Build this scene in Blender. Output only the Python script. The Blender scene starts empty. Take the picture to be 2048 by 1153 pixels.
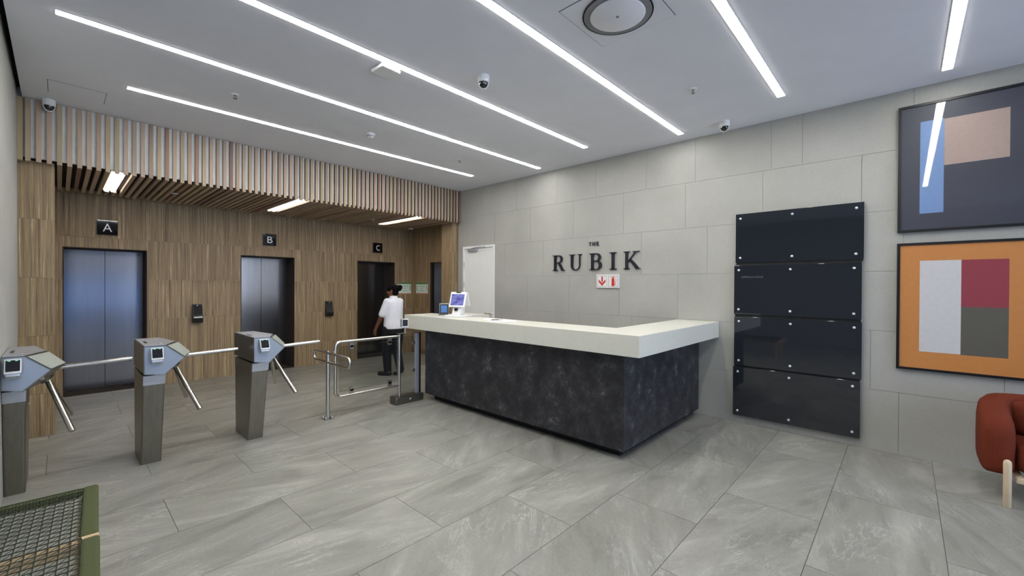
import bpy, bmesh, math, random
from mathutils import Vector, Matrix
random.seed(7)
S = bpy.context.scene
C = S.collection

# ------------------------------------------------------------------ camera
CAM_F = 844.61                      # focal length in pixels of the 2048 x 1153 frame
cam_d = bpy.data.cameras.new('camera')
cam_d.sensor_fit = 'HORIZONTAL'; cam_d.sensor_width = 36.0
cam_d.lens = 36.0 * CAM_F / 2048.0
cam_d.clip_start = 0.05; cam_d.clip_end = 200
cam = bpy.data.objects.new('camera', cam_d); C.objects.link(cam)
r_ = (0.68186, -0.73146, 0.00519); u_ = (0.00106, 0.00808, 0.99997); f_ = (0.73148, 0.68184, -0.00628)
cam.matrix_world = Matrix(((r_[0], u_[0], -f_[0], 0), (r_[1], u_[1], -f_[1], 0), (r_[2], u_[2], -f_[2], 1.6), (0, 0, 0, 1)))
S.camera = cam
# ------------------------------------------------------------------ sky outside the glazed street front, exposure
w = bpy.data.worlds.new('sky'); S.world = w; w.use_nodes = True
bg = w.node_tree.nodes['Background']
bg.inputs[0].default_value = (0.62, 0.72, 1.0, 1); bg.inputs[1].default_value = 5.0
pl_ = bpy.data.lights.new('window_portal', 'AREA'); pl_.shape = 'RECTANGLE'; pl_.size = 8.8; pl_.size_y = 3.1
pl_.cycles.is_portal = True
po = bpy.data.objects.new('window_portal', pl_); C.objects.link(po)
po.location = (0.95, -3.66, 1.62); po.rotation_euler = (math.radians(90), 0, 0)
S.view_settings.view_transform = 'Standard'; S.view_settings.look = 'None'
S.view_settings.gamma = 1.0; S.view_settings.use_curve_mapping = False
S.view_settings.exposure = 0.74
STRIP = 22.0      # radiance of the ceiling light strips
LOBBY = 8.0       # radiance of the lobby lights

# ------------------------------------------------------------------ materials
def lin(c):
    return tuple(((v / 255) / 12.92 if v / 255 <= 0.04045 else ((v / 255 + 0.055) / 1.055) ** 2.4) for v in c)
def newmat(name):
    m = bpy.data.materials.new(name); m.use_nodes = True
    nt = m.node_tree
    return m, nt, nt.nodes['Principled BSDF']
def N(nt, t, **kw):
    n = nt.nodes.new(t)
    for k, v in kw.items():
        if k.startswith('i_'): n.inputs[k[2:].replace('_', ' ')].default_value = v
        else: setattr(n, k, v)
    return n
def ramp(nt, fac, stops):
    r = nt.nodes.new('ShaderNodeValToRGB'); el = r.color_ramp.elements
    while len(el) < len(stops): el.new(0.5)
    for e, (p, c) in zip(el, stops): e.position = p; e.color = (*c[:3], 1)
    nt.links.new(fac, r.inputs[0]); return r.outputs[0]
def coords(nt, scale=(1, 1, 1), kind='Object', rot=(0, 0, 0), jitter=False):
    tc = N(nt, 'ShaderNodeTexCoord'); mp = N(nt, 'ShaderNodeMapping')
    mp.inputs['Scale'].default_value = scale; mp.inputs['Rotation'].default_value = rot
    src = tc.outputs[kind] if kind != 'World' else N(nt, 'ShaderNodeNewGeometry').outputs['Position']
    if jitter:
        oi = N(nt, 'ShaderNodeObjectInfo'); ml = N(nt, 'ShaderNodeMath', operation='MULTIPLY'); ml.inputs[1].default_value = 73.0
        nt.links.new(oi.outputs['Random'], ml.inputs[0])
        ad = N(nt, 'ShaderNodeVectorMath', operation='ADD'); nt.links.new(src, ad.inputs[0]); nt.links.new(ml.outputs[0], ad.inputs[1])
        src = ad.outputs[0]
    nt.links.new(src, mp.inputs[0]); return mp.outputs[0]
def noise(nt, vec, scale, detail=4, rough=0.55, dist=0.0):
    n = N(nt, 'ShaderNodeTexNoise'); n.inputs['Scale'].default_value = scale; n.inputs['Detail'].default_value = detail
    n.inputs['Roughness'].default_value = rough; n.inputs['Distortion'].default_value = dist
    nt.links.new(vec, n.inputs['Vector']); return n.outputs['Fac']
def bump(nt, b, h, strength=0.2, dist=0.002):
    n = N(nt, 'ShaderNodeBump'); n.inputs['Strength'].default_value = strength; n.inputs['Distance'].default_value = dist
    nt.links.new(h, n.inputs['Height']); nt.links.new(n.outputs[0], b.inputs['Normal'])
def plain(name, c, rough=0.5, metal=0.0, var=0.06, scale=8, coat=0.0, bumps=0.0, spec=0.5, aniso=None):
    m, nt, b = newmat(name); l = lin(c)
    v = coords(nt, aniso or (1, 1, 1))
    f = noise(nt, v, scale)
    lo = tuple(x * (1 - var) for x in l); hi = tuple(min(1, x * (1 + var)) for x in l)
    nt.links.new(ramp(nt, f, [(0.3, lo), (0.7, hi)]), b.inputs['Base Color'])
    b.inputs['Roughness'].default_value = rough; b.inputs['Metallic'].default_value = metal
    b.inputs['Coat Weight'].default_value = coat; b.inputs['Coat Roughness'].default_value = 0.02
    b.inputs['Specular IOR Level'].default_value = spec
    if bumps: bump(nt, b, f, bumps)
    return m
def emit(name, c, strength):
    m, nt, b = newmat(name)
    b.inputs['Base Color'].default_value = (0.8, 0.8, 0.8, 1) if strength > 2 else (*[q * 0.2 for q in c], 1)
    b.inputs['Emission Color'].default_value = (*c, 1); b.inputs['Emission Strength'].default_value = strength
    return m

M = {}
M['plaster'] = plain('ceiling_paint', (226, 226, 231), 0.9, var=0.02, scale=3)
M['darkgap'] = plain('dark_void', (26, 24, 23), 0.9)
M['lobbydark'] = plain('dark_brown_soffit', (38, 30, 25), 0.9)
M['plainwall'] = plain('grey_plaster', (176, 176, 170), 0.85, var=0.05, scale=4, bumps=0.1)
M['darkwall'] = plain('charcoal_wall', (150, 150, 150), 0.7)
M['white'] = plain('white_enamel', (232, 232, 230), 0.35, var=0.02)
M['offwhite'] = plain('white_paint_door', (240, 240, 236), 0.45, var=0.02)
M['black'] = plain('black_plastic', (20, 20, 22), 0.35)
M['blackglass'] = plain('black_glass', (12, 13, 16), 0.04, var=0.02, coat=1.0)
M['panelglass'] = plain('black_back_painted_glass', (30, 34, 41), 0.05, var=0.05, coat=0.6, spec=0.6)
M['steel'] = plain('brushed_steel', (128, 126, 118), 0.34, 1.0, var=0.1, scale=40, aniso=(1, 1, 0.05))
M['steeldark'] = plain('brushed_steel_dark', (140, 136, 126), 0.36, 1.0, var=0.08, scale=40, aniso=(1, 1, 0.05))
M['chrome'] = plain('polished_steel', (206, 202, 194), 0.24, 1.0, var=0.03)
M['silver'] = plain('silver_plate', (190, 194, 200), 0.4, 0.7, var=0.03)
M['lensgrey'] = plain('pale_lens', (176, 182, 172), 0.3, 0.2, var=0.03)
M['liftsteel'] = plain('lift_door_steel', (150, 147, 145), 0.20, 1.0, var=0.05, scale=30, aniso=(1, 1, 0.04))
M['liftjamb'] = plain('lift_frame_steel', (66, 60, 56), 0.7, 0.0, var=0.05, spec=0.1)
M['stud'] = plain('satin_stud', (232, 232, 234), 0.35, 0.5)
M['navy'] = plain('navy_letters', (22, 22, 38), 0.4)
M['plinth'] = plain('black_plinth', (12, 12, 14), 0.5)
M['red'] = plain('sign_red', (206, 52, 44), 0.5, var=0.03)
M['grey'] = plain('mid_grey', (120, 120, 120), 0.5)
M['frameblk'] = plain('black_picture_frame', (14, 14, 18), 0.4)
def printm(n, c): return plain(n, c, 0.5, var=0.03, coat=1.0, scale=30)
M['p_dark'] = printm('print_slate', (58, 60, 72)); M['p_blue'] = printm('print_blue', (112, 142, 188)); M['p_tan'] = printm('print_blush', (168, 146, 136))
M['p_org'] = printm('print_ochre', (198, 130, 66)); M['p_wht'] = printm('print_pale_grey', (205, 203, 203)); M['p_red'] = printm('print_crimson', (146, 54, 66)); M['p_olv'] = printm('print_olive_grey', (90, 86, 76))
M['terra'] = plain('terracotta_boucle', (112, 52, 36), 0.95, var=0.22, scale=160, bumps=0.6, spec=0.1)
M['ash'] = plain('pale_ash_wood', (222, 200, 168), 0.5, var=0.08, scale=20, aniso=(4, 4, 0.4))
M['beech'] = plain('beech_wood', (214, 184, 146), 0.45, var=0.10, scale=18, aniso=(0.5, 5, 5))
M['mesh'] = plain('dark_green_cord', (52, 58, 40), 0.8)
M['skin'] = plain('brown_skin', (112, 68, 50), 0.5, var=0.05)
M['hair'] = plain('black_hair', (10, 8, 8), 0.8, var=0.3, scale=60, spec=0.1)
M['shirt'] = plain('white_cotton', (226, 226, 232), 0.85, var=0.03, scale=12, bumps=0.4)
M['trousers'] = plain('black_cloth', (10, 10, 14), 0.85, var=0.15, scale=14)
M['shoe'] = plain('black_leather', (14, 13, 14), 0.4)
M['paper'] = plain('white_paper', (238, 238, 240), 0.8, var=0.01)
M['green'] = plain('notice_green', (70, 140, 80), 0.6); M['mint'] = plain('notice_mint', (226, 240, 224), 0.6); M['coral'] = plain('notice_coral', (206, 120, 96), 0.6)
M['strip'] = emit('light_strip_diffuser', (1.0, 0.985, 0.95), STRIP)
M['lobbylamp'] = emit('lobby_light_diffuser', (1.0, 0.90, 0.85), LOBBY)
M['bluescreen'] = emit('blue_screen', (0.06, 0.24, 0.65), 0.35)
M['led'] = emit('green_led', (0.2, 0.8, 0.4), 0.8)
# kiosk screen: violet blue print
m, nt, b = newmat('kiosk_screen'); v = coords(nt, (1, 1, 1), 'Generated'); f = noise(nt, v, 3.0)
col = ramp(nt, f, [(0.3, lin((58, 60, 120))), (0.7, lin((120, 122, 180)))])
nt.links.new(col, b.inputs['Base Color']); nt.links.new(col, b.inputs['Emission Color']); b.inputs['Emission Strength'].default_value = 0.30
b.inputs['Roughness'].default_value = 0.08; M['kscreen'] = m
# floor stone
m, nt, b = newmat('grey_stone_tile')
oi = N(nt, 'ShaderNodeObjectInfo'); tc = N(nt, 'ShaderNodeTexCoord')
ml = N(nt, 'ShaderNodeMath', operation='MULTIPLY'); ml.inputs[1].default_value = 73.0; nt.links.new(oi.outputs['Random'], ml.inputs[0])
fr_ = N(nt, 'ShaderNodeMath', operation='FRACT'); nt.links.new(ml.outputs[0], fr_.inputs[0])
an = N(nt, 'ShaderNodeMapRange'); an.inputs['To Min'].default_value = -0.75; an.inputs['To Max'].default_value = 0.55; nt.links.new(fr_.outputs[0], an.inputs['Value'])
vr = N(nt, 'ShaderNodeVectorRotate', rotation_type='Z_AXIS'); nt.links.new(tc.outputs['Object'], vr.inputs['Vector']); nt.links.new(an.outputs[0], vr.inputs['Angle'])
ad = N(nt, 'ShaderNodeVectorMath', operation='ADD'); nt.links.new(vr.outputs[0], ad.inputs[0]); nt.links.new(ml.outputs[0], ad.inputs[1])
def stretch(sc):
    mp = N(nt, 'ShaderNodeMapping'); mp.inputs['Scale'].default_value = sc; nt.links.new(ad.outputs[0], mp.inputs[0]); return mp.outputs[0]
f1 = noise(nt, stretch((0.9, 3.4, 1)), 1.5, 5, 0.6, 0.5)
base = ramp(nt, f1, [(0.26, lin((120, 119, 111))), (0.44, lin((144, 143, 134))), (0.56, lin((152, 151, 142))), (0.76, lin((176, 175, 165)))])
f2 = noise(nt, stretch((0.7, 3.0, 1)), 1.8, 10, 0.72, 1.4)
vein = ramp(nt, f2, [(0.484, (0, 0, 0)), (0.5, (0.8, 0.8, 0.8)), (0.512, (0, 0, 0))])
f4 = noise(nt, stretch((1.0, 1.6, 1)), 2.2, 3, 0.5); vm = ramp(nt, f4, [(0.46, (0, 0, 0)), (0.66, (1, 1, 1))])
vmm = N(nt, 'ShaderNodeMath', operation='MULTIPLY'); nt.links.new(vein, vmm.inputs[0]); nt.links.new(vm, vmm.inputs[1])
f5 = noise(nt, stretch((4, 16, 1)), 2.5, 6, 0.75); wisp = ramp(nt, f5, [(0.56, (0, 0, 0)), (0.78, (0.6, 0.6, 0.6))])
wm = N(nt, 'ShaderNodeMath', operation='MULTIPLY'); nt.links.new(wisp, wm.inputs[0]); nt.links.new(vm, wm.inputs[1])
vs = N(nt, 'ShaderNodeMath', operation='ADD', use_clamp=True); nt.links.new(vmm.outputs[0], vs.inputs[0]); nt.links.new(wm.outputs[0], vs.inputs[1])
f3 = noise(nt, ad.outputs[0], 70, 3, 0.7)
gr = ramp(nt, f3, [(0.35, (0.91, 0.91, 0.91)), (0.7, (1.06, 1.06, 1.06))])
mx = N(nt, 'ShaderNodeMix', data_type='RGBA', blend_type='MIX'); nt.links.new(vs.outputs[0], mx.inputs[0]); nt.links.new(base, mx.inputs[6]); mx.inputs[7].default_value = (*lin((206, 205, 197)), 1)
m2 = N(nt, 'ShaderNodeMix', data_type='RGBA', blend_type='MULTIPLY'); m2.inputs[0].default_value = 1.0
nt.links.new(mx.outputs[2], m2.inputs[6]); nt.links.new(gr, m2.inputs[7])
tone = ramp(nt, fr_.outputs[0], [(0.0, (0.93, 0.93, 0.93)), (1.0, (1.05, 1.05, 1.05))])
m3 = N(nt, 'ShaderNodeMix', data_type='RGBA', blend_type='MULTIPLY'); m3.inputs[0].default_value = 1.0
nt.links.new(m2.outputs[2], m3.inputs[6]); nt.links.new(tone, m3.inputs[7])
nt.links.new(m3.outputs[2], b.inputs['Base Color']); b.inputs['Roughness'].default_value = 0.36; bump(nt, b, f3, 0.05)
M['stone'] = m
M['grout'] = plain('floor_grout', (88, 87, 82), 0.9)
# wall tile
m, nt, b = newmat('grey_wall_tile'); v = coords(nt, (1, 1, 1), 'World', jitter=False)
f1 = noise(nt, v, 1.3, 4); f2 = noise(nt, v, 45, 4, 0.7)
base = ramp(nt, f1, [(0.3, lin((168, 167, 160))), (0.7, lin((182, 181, 174)))]); gr = ramp(nt, f2, [(0.3, (0.94, 0.94, 0.94)), (0.7, (1.03, 1.03, 1.03))])
m2 = N(nt, 'ShaderNodeMix', data_type='RGBA', blend_type='MULTIPLY'); m2.inputs[0].default_value = 1.0
nt.links.new(base, m2.inputs[6]); nt.links.new(gr, m2.inputs[7]); nt.links.new(m2.outputs[2], b.inputs['Base Color'])
b.inputs['Roughness'].default_value = 0.6; bump(nt, b, f2, 0.08); M['walltile'] = m
M['walljoint'] = plain('wall_joint', (136, 135, 128), 0.9)
# ribbed wood look tile: random upright stripes
def stripewood(name, sc, rotate):
    m, nt, b = newmat(name)
    v = coords(nt, sc, 'World', jitter=True); fa = noise(nt, v, 1.0, 5, 0.8)
    v2 = coords(nt, tuple(x * 0.32 for x in sc), 'World', jitter=True); fb = noise(nt, v2, 1.0, 3, 0.6)
    ca = ramp(nt, fa, [(0.32, lin((94, 75, 53))), (0.46, lin((146, 124, 94))), (0.58, lin((164, 142, 108))), (0.68, lin((222, 200, 160)))])
    cb = ramp(nt, fb, [(0.35, (0.84, 0.83, 0.81)), (0.65, (1.12, 1.12, 1.10))])
    mm = N(nt, 'ShaderNodeMix', data_type='RGBA', blend_type='MULTIPLY'); mm.inputs[0].default_value = 1.0
    nt.links.new(ca, mm.inputs[6]); nt.links.new(cb, mm.inputs[7]); nt.links.new(mm.outputs[2], b.inputs['Base Color'])
    b.inputs['Roughness'].default_value = 0.55; bump(nt, b, fa, 0.35, 0.004); return m
M['woodtile'] = stripewood('ribbed_wood_tile', (62, 62, 0.9), 0)
M['woodjoint'] = plain('wood_joint', (176, 156, 124), 0.9)
# battens: tone per batten
m, nt, b = newmat('batten_timber'); oi = N(nt, 'ShaderNodeObjectInfo')
base = ramp(nt, oi.outputs['Random'], [(0.0, lin((150, 116, 96))), (0.2, lin((184, 162, 136))), (0.45, lin((174, 156, 122))), (0.7, lin((190, 164, 144))), (0.9, lin((168, 150, 128))), (1.0, lin((138, 106, 90)))])
f = noise(nt, coords(nt, (14, 14, 1.2), 'World'), 1.5, 5, 0.6); g = ramp(nt, f, [(0.3, (0.84, 0.83, 0.82)), (0.7, (1.1, 1.1, 1.1))])
mm = N(nt, 'ShaderNodeMix', data_type='RGBA', blend_type='MULTIPLY'); mm.inputs[0].default_value = 1.0
nt.links.new(base, mm.inputs[6]); nt.links.new(g, mm.inputs[7]); nt.links.new(mm.outputs[2], b.inputs['Base Color']); b.inputs['Roughness'].default_value = 0.6
M['batten'] = m
# desk front
m, nt, b = newmat('charcoal_oxide_panel'); v = coords(nt, (1, 1, 1), 'World')
fa = noise(nt, v, 6.5, 3, 0.5, 0.0); fb = noise(nt, v, 30, 6, 0.75)
mm = N(nt, 'ShaderNodeMath', operation='MULTIPLY'); nt.links.new(fa, mm.inputs[0]); nt.links.new(fb, mm.inputs[1])
nt.links.new(ramp(nt, mm.outputs[0], [(0.17, lin((34, 34, 38))), (0.27, lin((50, 50, 54))), (0.33, lin((62, 62, 64))), (0.42, lin((106, 106, 107)))]), b.inputs['Base Color'])
b.inputs['Roughness'].default_value = 0.5; bump(nt, b, fb, 0.15); M['oxide'] = m
# quartz
m, nt, b = newmat('cream_quartz'); v = coords(nt, (1, 1, 1), 'World')
fa = noise(nt, v, 4, 8, 0.7, 1.2); fb = noise(nt, v, 120, 2)
ca = ramp(nt, fa, [(0.492, lin((222, 221, 209))), (0.5, lin((212, 208, 192))), (0.508, lin((222, 221, 209)))])
cb = ramp(nt, fb, [(0.3, (0.97, 0.97, 0.96)), (0.7, (1.02, 1.02, 1.02))])
mm = N(nt, 'ShaderNodeMix', data_type='RGBA', blend_type='MULTIPLY'); mm.inputs[0].default_value = 1.0
nt.links.new(ca, mm.inputs[6]); nt.links.new(cb, mm.inputs[7]); nt.links.new(mm.outputs[2], b.inputs['Base Color']); b.inputs['Roughness'].default_value = 0.28
M['quartz'] = m
# wrapped rope
def ropemat(name, axis):
    m, nt, b = newmat(name)
    wv = N(nt, 'ShaderNodeTexWave', wave_type='BANDS', bands_direction=axis); wv.inputs['Scale'].default_value = 26; wv.inputs['Distortion'].default_value = 0.6
    nt.links.new(coords(nt), wv.inputs[0])
    nt.links.new(ramp(nt, wv.outputs['Fac'], [(0, lin((58, 66, 34))), (1, lin((92, 100, 56)))]), b.inputs['Base Color'])
    b.inputs['Roughness'].default_value = 0.8; bump(nt, b, wv.outputs['Fac'], 0.6, 0.003); return m
M['ropeX'] = ropemat('green_rope_wrap', 'X'); M['ropeY'] = ropemat('green_rope_wrap_long', 'Y')
# clear pane: mostly transparent with mirror-like sheen
m = bpy.data.materials.new('clear_glass'); m.use_nodes = True; nt = m.node_tree; nt.nodes.clear()
o = N(nt, 'ShaderNodeOutputMaterial'); t = N(nt, 'ShaderNodeBsdfTransparent'); g = N(nt, 'ShaderNodeBsdfGlossy'); g.inputs['Roughness'].default_value = 0.02
t.inputs[0].default_value = (0.86, 0.88, 0.87, 1)
fr = N(nt, 'ShaderNodeFresnel'); fr.inputs[0].default_value = 1.45; mxs = N(nt, 'ShaderNodeMixShader')
nt.links.new(fr.outputs[0], mxs.inputs[0]); nt.links.new(t.outputs[0], mxs.inputs[1]); nt.links.new(g.outputs[0], mxs.inputs[2]); nt.links.new(mxs.outputs[0], o.inputs[0])
M['glass'] = m

# ------------------------------------------------------------------ geometry helpers
class MB:
    def __init__(s): s.v = []; s.f = []; s.sm = []
    def add(s, vs, fs, smooth=False):
        n = len(s.v); s.v += [tuple(v) for v in vs]
        for f in fs: s.f.append(tuple(n + i for i in f)); s.sm.append(smooth)
        return s
    def box(s, a, b):
        (x0, y0, z0), (x1, y1, z1) = [tuple(map(min, zip(a, b))), tuple(map(max, zip(a, b)))]
        vs = [(x0, y0, z0), (x1, y0, z0), (x1, y1, z0), (x0, y1, z0), (x0, y0, z1), (x1, y0, z1), (x1, y1, z1), (x0, y1, z1)]
        return s.add(vs, [(0, 3, 2, 1), (4, 5, 6, 7), (0, 1, 5, 4), (1, 2, 6, 5), (2, 3, 7, 6), (3, 0, 4, 7)])
    def obox(s, c, size, mat):
        hx, hy, hz = [q / 2 for q in size]; c = Vector(c)
        vs = [c + mat @ Vector((x * hx, y * hy, z * hz)) for z in (-1, 1) for x, y in ((-1, -1), (1, -1), (1, 1), (-1, 1))]
        return s.add(vs, [(0, 3, 2, 1), (4, 5, 6, 7), (0, 1, 5, 4), (1, 2, 6, 5), (2, 3, 7, 6), (3, 0, 4, 7)])
    def loft(s, secs, closed=True, cap=True, smooth=True):
        n = len(secs[0]); vs = [p for q in secs for p in q]; fs = []
        for i in range(len(secs) - 1):
            for j in range(n if closed else n - 1):
                k = (j + 1) % n
                fs.append((i * n + j, i * n + k, (i + 1) * n + k, (i + 1) * n + j))
        s.add(vs, fs, smooth)
        if cap:
            s.add(secs[0], [tuple(range(n))[::-1]]); s.add(secs[-1], [tuple(range(n))])
        return s
    def tube(s, pts, r, n=10, cap=True, closed=False):
        pts = [Vector(p) for p in pts]; rr = r if isinstance(r, (list, tuple)) else [r] * len(pts)
        secs = []; prev = None
        for i, p in enumerate(pts):
            if closed: d = pts[(i + 1) % len(pts)] - pts[i - 1]
            else: d = pts[min(i + 1, len(pts) - 1)] - pts[max(i - 1, 0)]
            d.normalize()
            if prev is None:
                a = Vector((0, 0, 1)) if abs(d.z) < 0.9 else Vector((1, 0, 0))
                x = d.cross(a).normalized()
            else:
                x = (prev - d * prev.dot(d)).normalized()
            prev = x; y = d.cross(x)
            secs.append([p + (x * math.cos(t) + y * math.sin(t)) * rr[i] for t in [2 * math.pi * k / n for k in range(n)]])
        if closed: secs.append(secs[0]); cap = False
        return s.loft(secs, cap=cap)
    def lathe(s, prof, c, n=20, axis=None):
        R = Matrix.Identity(3) if axis is None else Vector((0, 0, 1)).rotation_difference(Vector(axis)).to_matrix()
        c = Vector(c); secs = [[c + R @ Vector((r * math.cos(2 * math.pi * k / n), r * math.sin(2 * math.pi * k / n), z)) for k in range(n)] for r, z in prof]
        return s.loft(secs)
    def prism(s, poly, fn, d0, d1):
        n = len(poly); A = [fn(u, v, d0) for u, v in poly]; B = [fn(u, v, d1) for u, v in poly]
        fs = [tuple(range(n))[::-1], tuple(range(n, 2 * n))] + [(i, (i + 1) % n, n + (i + 1) % n, n + i) for i in range(n)]
        return s.add(A + B, fs)
    def capsule(s, a, b, ra, rb, n=14, flat=None):
        a = Vector(a); b = Vector(b); d = (b - a); L = d.length; d = d / L if L > 1e-6 else Vector((0, 0, 1))
        h = Vector((0, 0, 1)) if abs(d.z) < 0.9 else Vector((1, 0, 0)); x = d.cross(h).normalized(); y = d.cross(x)
        secs = []
        for k in range(5):
            t = math.pi / 2 * (k + 0.15) / 5.15; secs.append((a - d * ra * math.cos(t), ra * math.sin(t)))
        for k in range(5):
            t = math.pi / 2 * (5 - k) / 5.15; secs.append((b + d * rb * math.cos(t), rb * math.sin(t)))
        return s.loft([[p + (x * math.cos(q) + y * math.sin(q)) * r for q in [2 * math.pi * k / n for k in range(n)]] for p, r in secs])
    def mesh(s, name='m'):
        me = bpy.data.meshes.new(name); me.from_pydata(s.v, [], s.f); me.update()
        bm = bmesh.new(); bm.from_mesh(me)
        for f, k in zip(bm.faces, s.sm): f.smooth = k
        bmesh.ops.recalc_face_normals(bm, faces=bm.faces[:]); bm.to_mesh(me); bm.free()
        return me
def obj(name, geo, mat, parent=None, bevel=0, seg=2, loc=None):
    me = geo.mesh(name) if isinstance(geo, MB) else geo
    if mat is not None and not me.materials: me.materials.append(M[mat] if isinstance(mat, str) else mat)
    o = bpy.data.objects.new(name, me); C.objects.link(o)
    if parent is not None: o.parent = parent
    if loc is not None: o.location = loc
    if bevel:
        b = o.modifiers.new('bevel', 'BEVEL'); b.width = bevel; b.segments = seg; b.limit_method = 'ANGLE'; b.angle_limit = math.radians(40)
    return o
def thing(name, label, cat, loc=(0, 0, 0), rz=0, group=None):
    o = bpy.data.objects.new(name, None); o.empty_display_size = 0.1; C.objects.link(o)
    o.location = loc; o.rotation_euler = (0, 0, rz); o['label'] = label; o['category'] = cat
    if group: o['group'] = group
    return o
def tag(o, label, cat, group=None):
    o['label'] = label; o['category'] = cat
    if group: o['group'] = group
    return o
def struct(o, label=None):
    o['kind'] = 'structure'
    if label: o['label'] = label
    return o
def sroot(name, label=None):
    o = bpy.data.objects.new(name, None); o.empty_display_size = 0.1; C.objects.link(o); return struct(o, label)
def B(*ab):
    mb = MB()
    for a, b in ab: mb.box(a, b)
    return mb
def textmesh(txt, width=None, height=None, depth=0.004, bold=0.0, spacing=1.0):
    cu = bpy.data.curves.new('t', 'FONT'); cu.body = txt; cu.extrude = 1.0; cu.offset = bold; cu.resolution_u = 6; cu.space_character = spacing
    o = bpy.data.objects.new('t', cu); C.objects.link(o)
    dg = bpy.context.evaluated_depsgraph_get(); me = bpy.data.meshes.new_from_object(o.evaluated_get(dg))
    bpy.data.objects.remove(o); bpy.data.curves.remove(cu)
    xs = [v.co.x for v in me.vertices]; ys = [v.co.y for v in me.vertices]
    x0, x1, y0, y1 = min(xs), max(xs), min(ys), max(ys)
    sx = width / (x1 - x0) if width else None; sy = height / (y1 - y0) if height else None
    sx = sx or sy; sy = sy or sx
    for v in me.vertices:
        v.co.x = (v.co.x - (x0 + x1) / 2) * sx; v.co.y = (v.co.y - (y0 + y1) / 2) * sy; v.co.z = (v.co.z + 1) / 2 * depth
    return me
ON_RIGHT = Matrix(((0, 0, -1), (-1, 0, 0), (0, 1, 0)))       # text on the grey wall, facing -x
ON_BACK = Matrix(((1, 0, 0), (0, 0, -1), (0, 1, 0)))         # text on the lift wall, facing -y
def place(o, m3, loc): o.matrix_local = Matrix.Translation(loc) @ m3.to_4x4(); return o
def RW(y0, z0, x0): return lambda u, v, d: (x0 - d, y0 - u, z0 + v)      # plan on grey wall: u to the right, v up, d off the wall

XW, ZC, YS, YE, XL = 5.47, 3.47, 6.49, 8.60, -0.285

# ------------------------------------------------------------------ floor
flr = struct(obj('floor', B(((-3.5, -3.6, -0.2), (6.3, 9.3, -0.003))), 'grout'), 'grey stone tiled floor in running bond')
TL, TW, G = 1.2, 0.6, 0.0035
tile_me = None
row = 0; y = 1.012 - TW * 8
rows = [(1.012 + TW * k, k) for k in range(-8, 14)]
for y0, k in rows:
    xs = (2.325 if k % 2 else 1.725)
    n0 = math.floor((-3.5 - xs) / TL)
    for i in range(n0, n0 + 10):
        x0 = xs + i * TL
        a, b_ = max(x0, -3.5), min(x0 + TL, 6.25); c, d = max(y0, -3.6), min(y0 + TW, 9.25)
        if b_ - a < 0.02 or d - c < 0.02: continue
        if a == x0 and b_ == x0 + TL and c == y0 and d == y0 + TW:
            if tile_me is None:
                tile_me = B(((-TL / 2 + G / 2, -TW / 2 + G / 2, -0.02), (TL / 2 - G / 2, TW / 2 - G / 2, 0))).mesh('tile'); tile_me.materials.append(M['stone'])
            me = tile_me
        else:
            me = B(((-(b_ - a) / 2 + G / 2, -(d - c) / 2 + G / 2, -0.02), ((b_ - a) / 2 - G / 2, (d - c) / 2 - G / 2, 0))).mesh('tile'); me.materials.append(M['stone'])
        obj('tile', me, None, flr, loc=((a + b_) / 2, (c + d) / 2, 0))

# ------------------------------------------------------------------ cladding helper
def subtract(rc, h):
    a, b_, c, d = rc; p, q, r, s = h
    if q <= a or p >= b_ or s <= c or r >= d: return [rc]
    out = []
    if p > a: out.append((a, p, c, d))
    if q < b_: out.append((q, b_, c, d))
    m0, m1 = max(a, p), min(b_, q)
    if r > c: out.append((m0, m1, c, r))
    if s < d: out.append((m0, m1, s, d))
    return out
def cladding(parent, name, courses, joints, holes, fn, mat, t=0.01, g=0.003):
    for ci in range(len(courses) - 1):
        js = joints(ci)
        for a, b_ in zip(js[:-1], js[1:]):
            rects = [(a + g / 2, b_ - g / 2, courses[ci] + g / 2, courses[ci + 1] - g / 2)]
            for h in holes: rects = [q for rc in rects for q in subtract(rc, h)]
            mb = MB()
            for (p, q, r, s) in rects:
                if q - p > 0.004 and s - r > 0.004: mb.box(fn(p, r, 0), fn(q, s, t))
            if mb.v: obj(name, mb, mat, parent)

# ------------------------------------------------------------------ right wall (grey tiles)
DOOR5 = (5.535, 6.425)
wr = MB(); wr.box((XW + 0.01, -3.6, 0), (5.9, DOOR5[0], 3.6)); wr.box((XW + 0.01, DOOR5[1], 0), (5.9, 6.6, 3.6)); wr.box((XW + 0.01, DOOR5[0], 2.355), (5.9, DOOR5[1], 3.6)); wr.box((5.75, DOOR5[0], 0), (5.9, DOOR5[1], 2.355))
wallr = struct(obj('wall_right', wr, 'walljoint'), 'grey large format tiled wall behind the reception desk')
jr = {0: [0.04, 0.92, 1.35], 1: [0.25, 1.1, 1.95, 2.8], 2: [-0.45, 0.42, 1.29, 2.16, 3.0], 3: [0.02, 0.90, 1.80, 2.665, 3.53, 4.40], 4: [0.33, 1.20, 2.07, 2.94, 3.80, 4.67], 5: [0.826, 1.118, 1.95, 2.6, 3.4, 4.12, 5.0]}
def jright(c):
    js = list(jr[c])
    while js[0] - 0.87 > -3.6: js.insert(0, js[0] - 0.87)
    while js[-1] + 0.87 < 6.58: js.append(js[-1] + 0.87)
    js = [-3.6] + js + [6.58]
    return js
cladding(wallr, 'wall_tile', [0, 0.592, 1.175, 1.757, 2.342, 2.92, 3.60], jright, [(DOOR5[0], DOOR5[1], -1, 2.355)], lambda u, v, d: (XW + 0.01 - d, u, v), 'walltile', 0.01, 0.0025)

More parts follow.
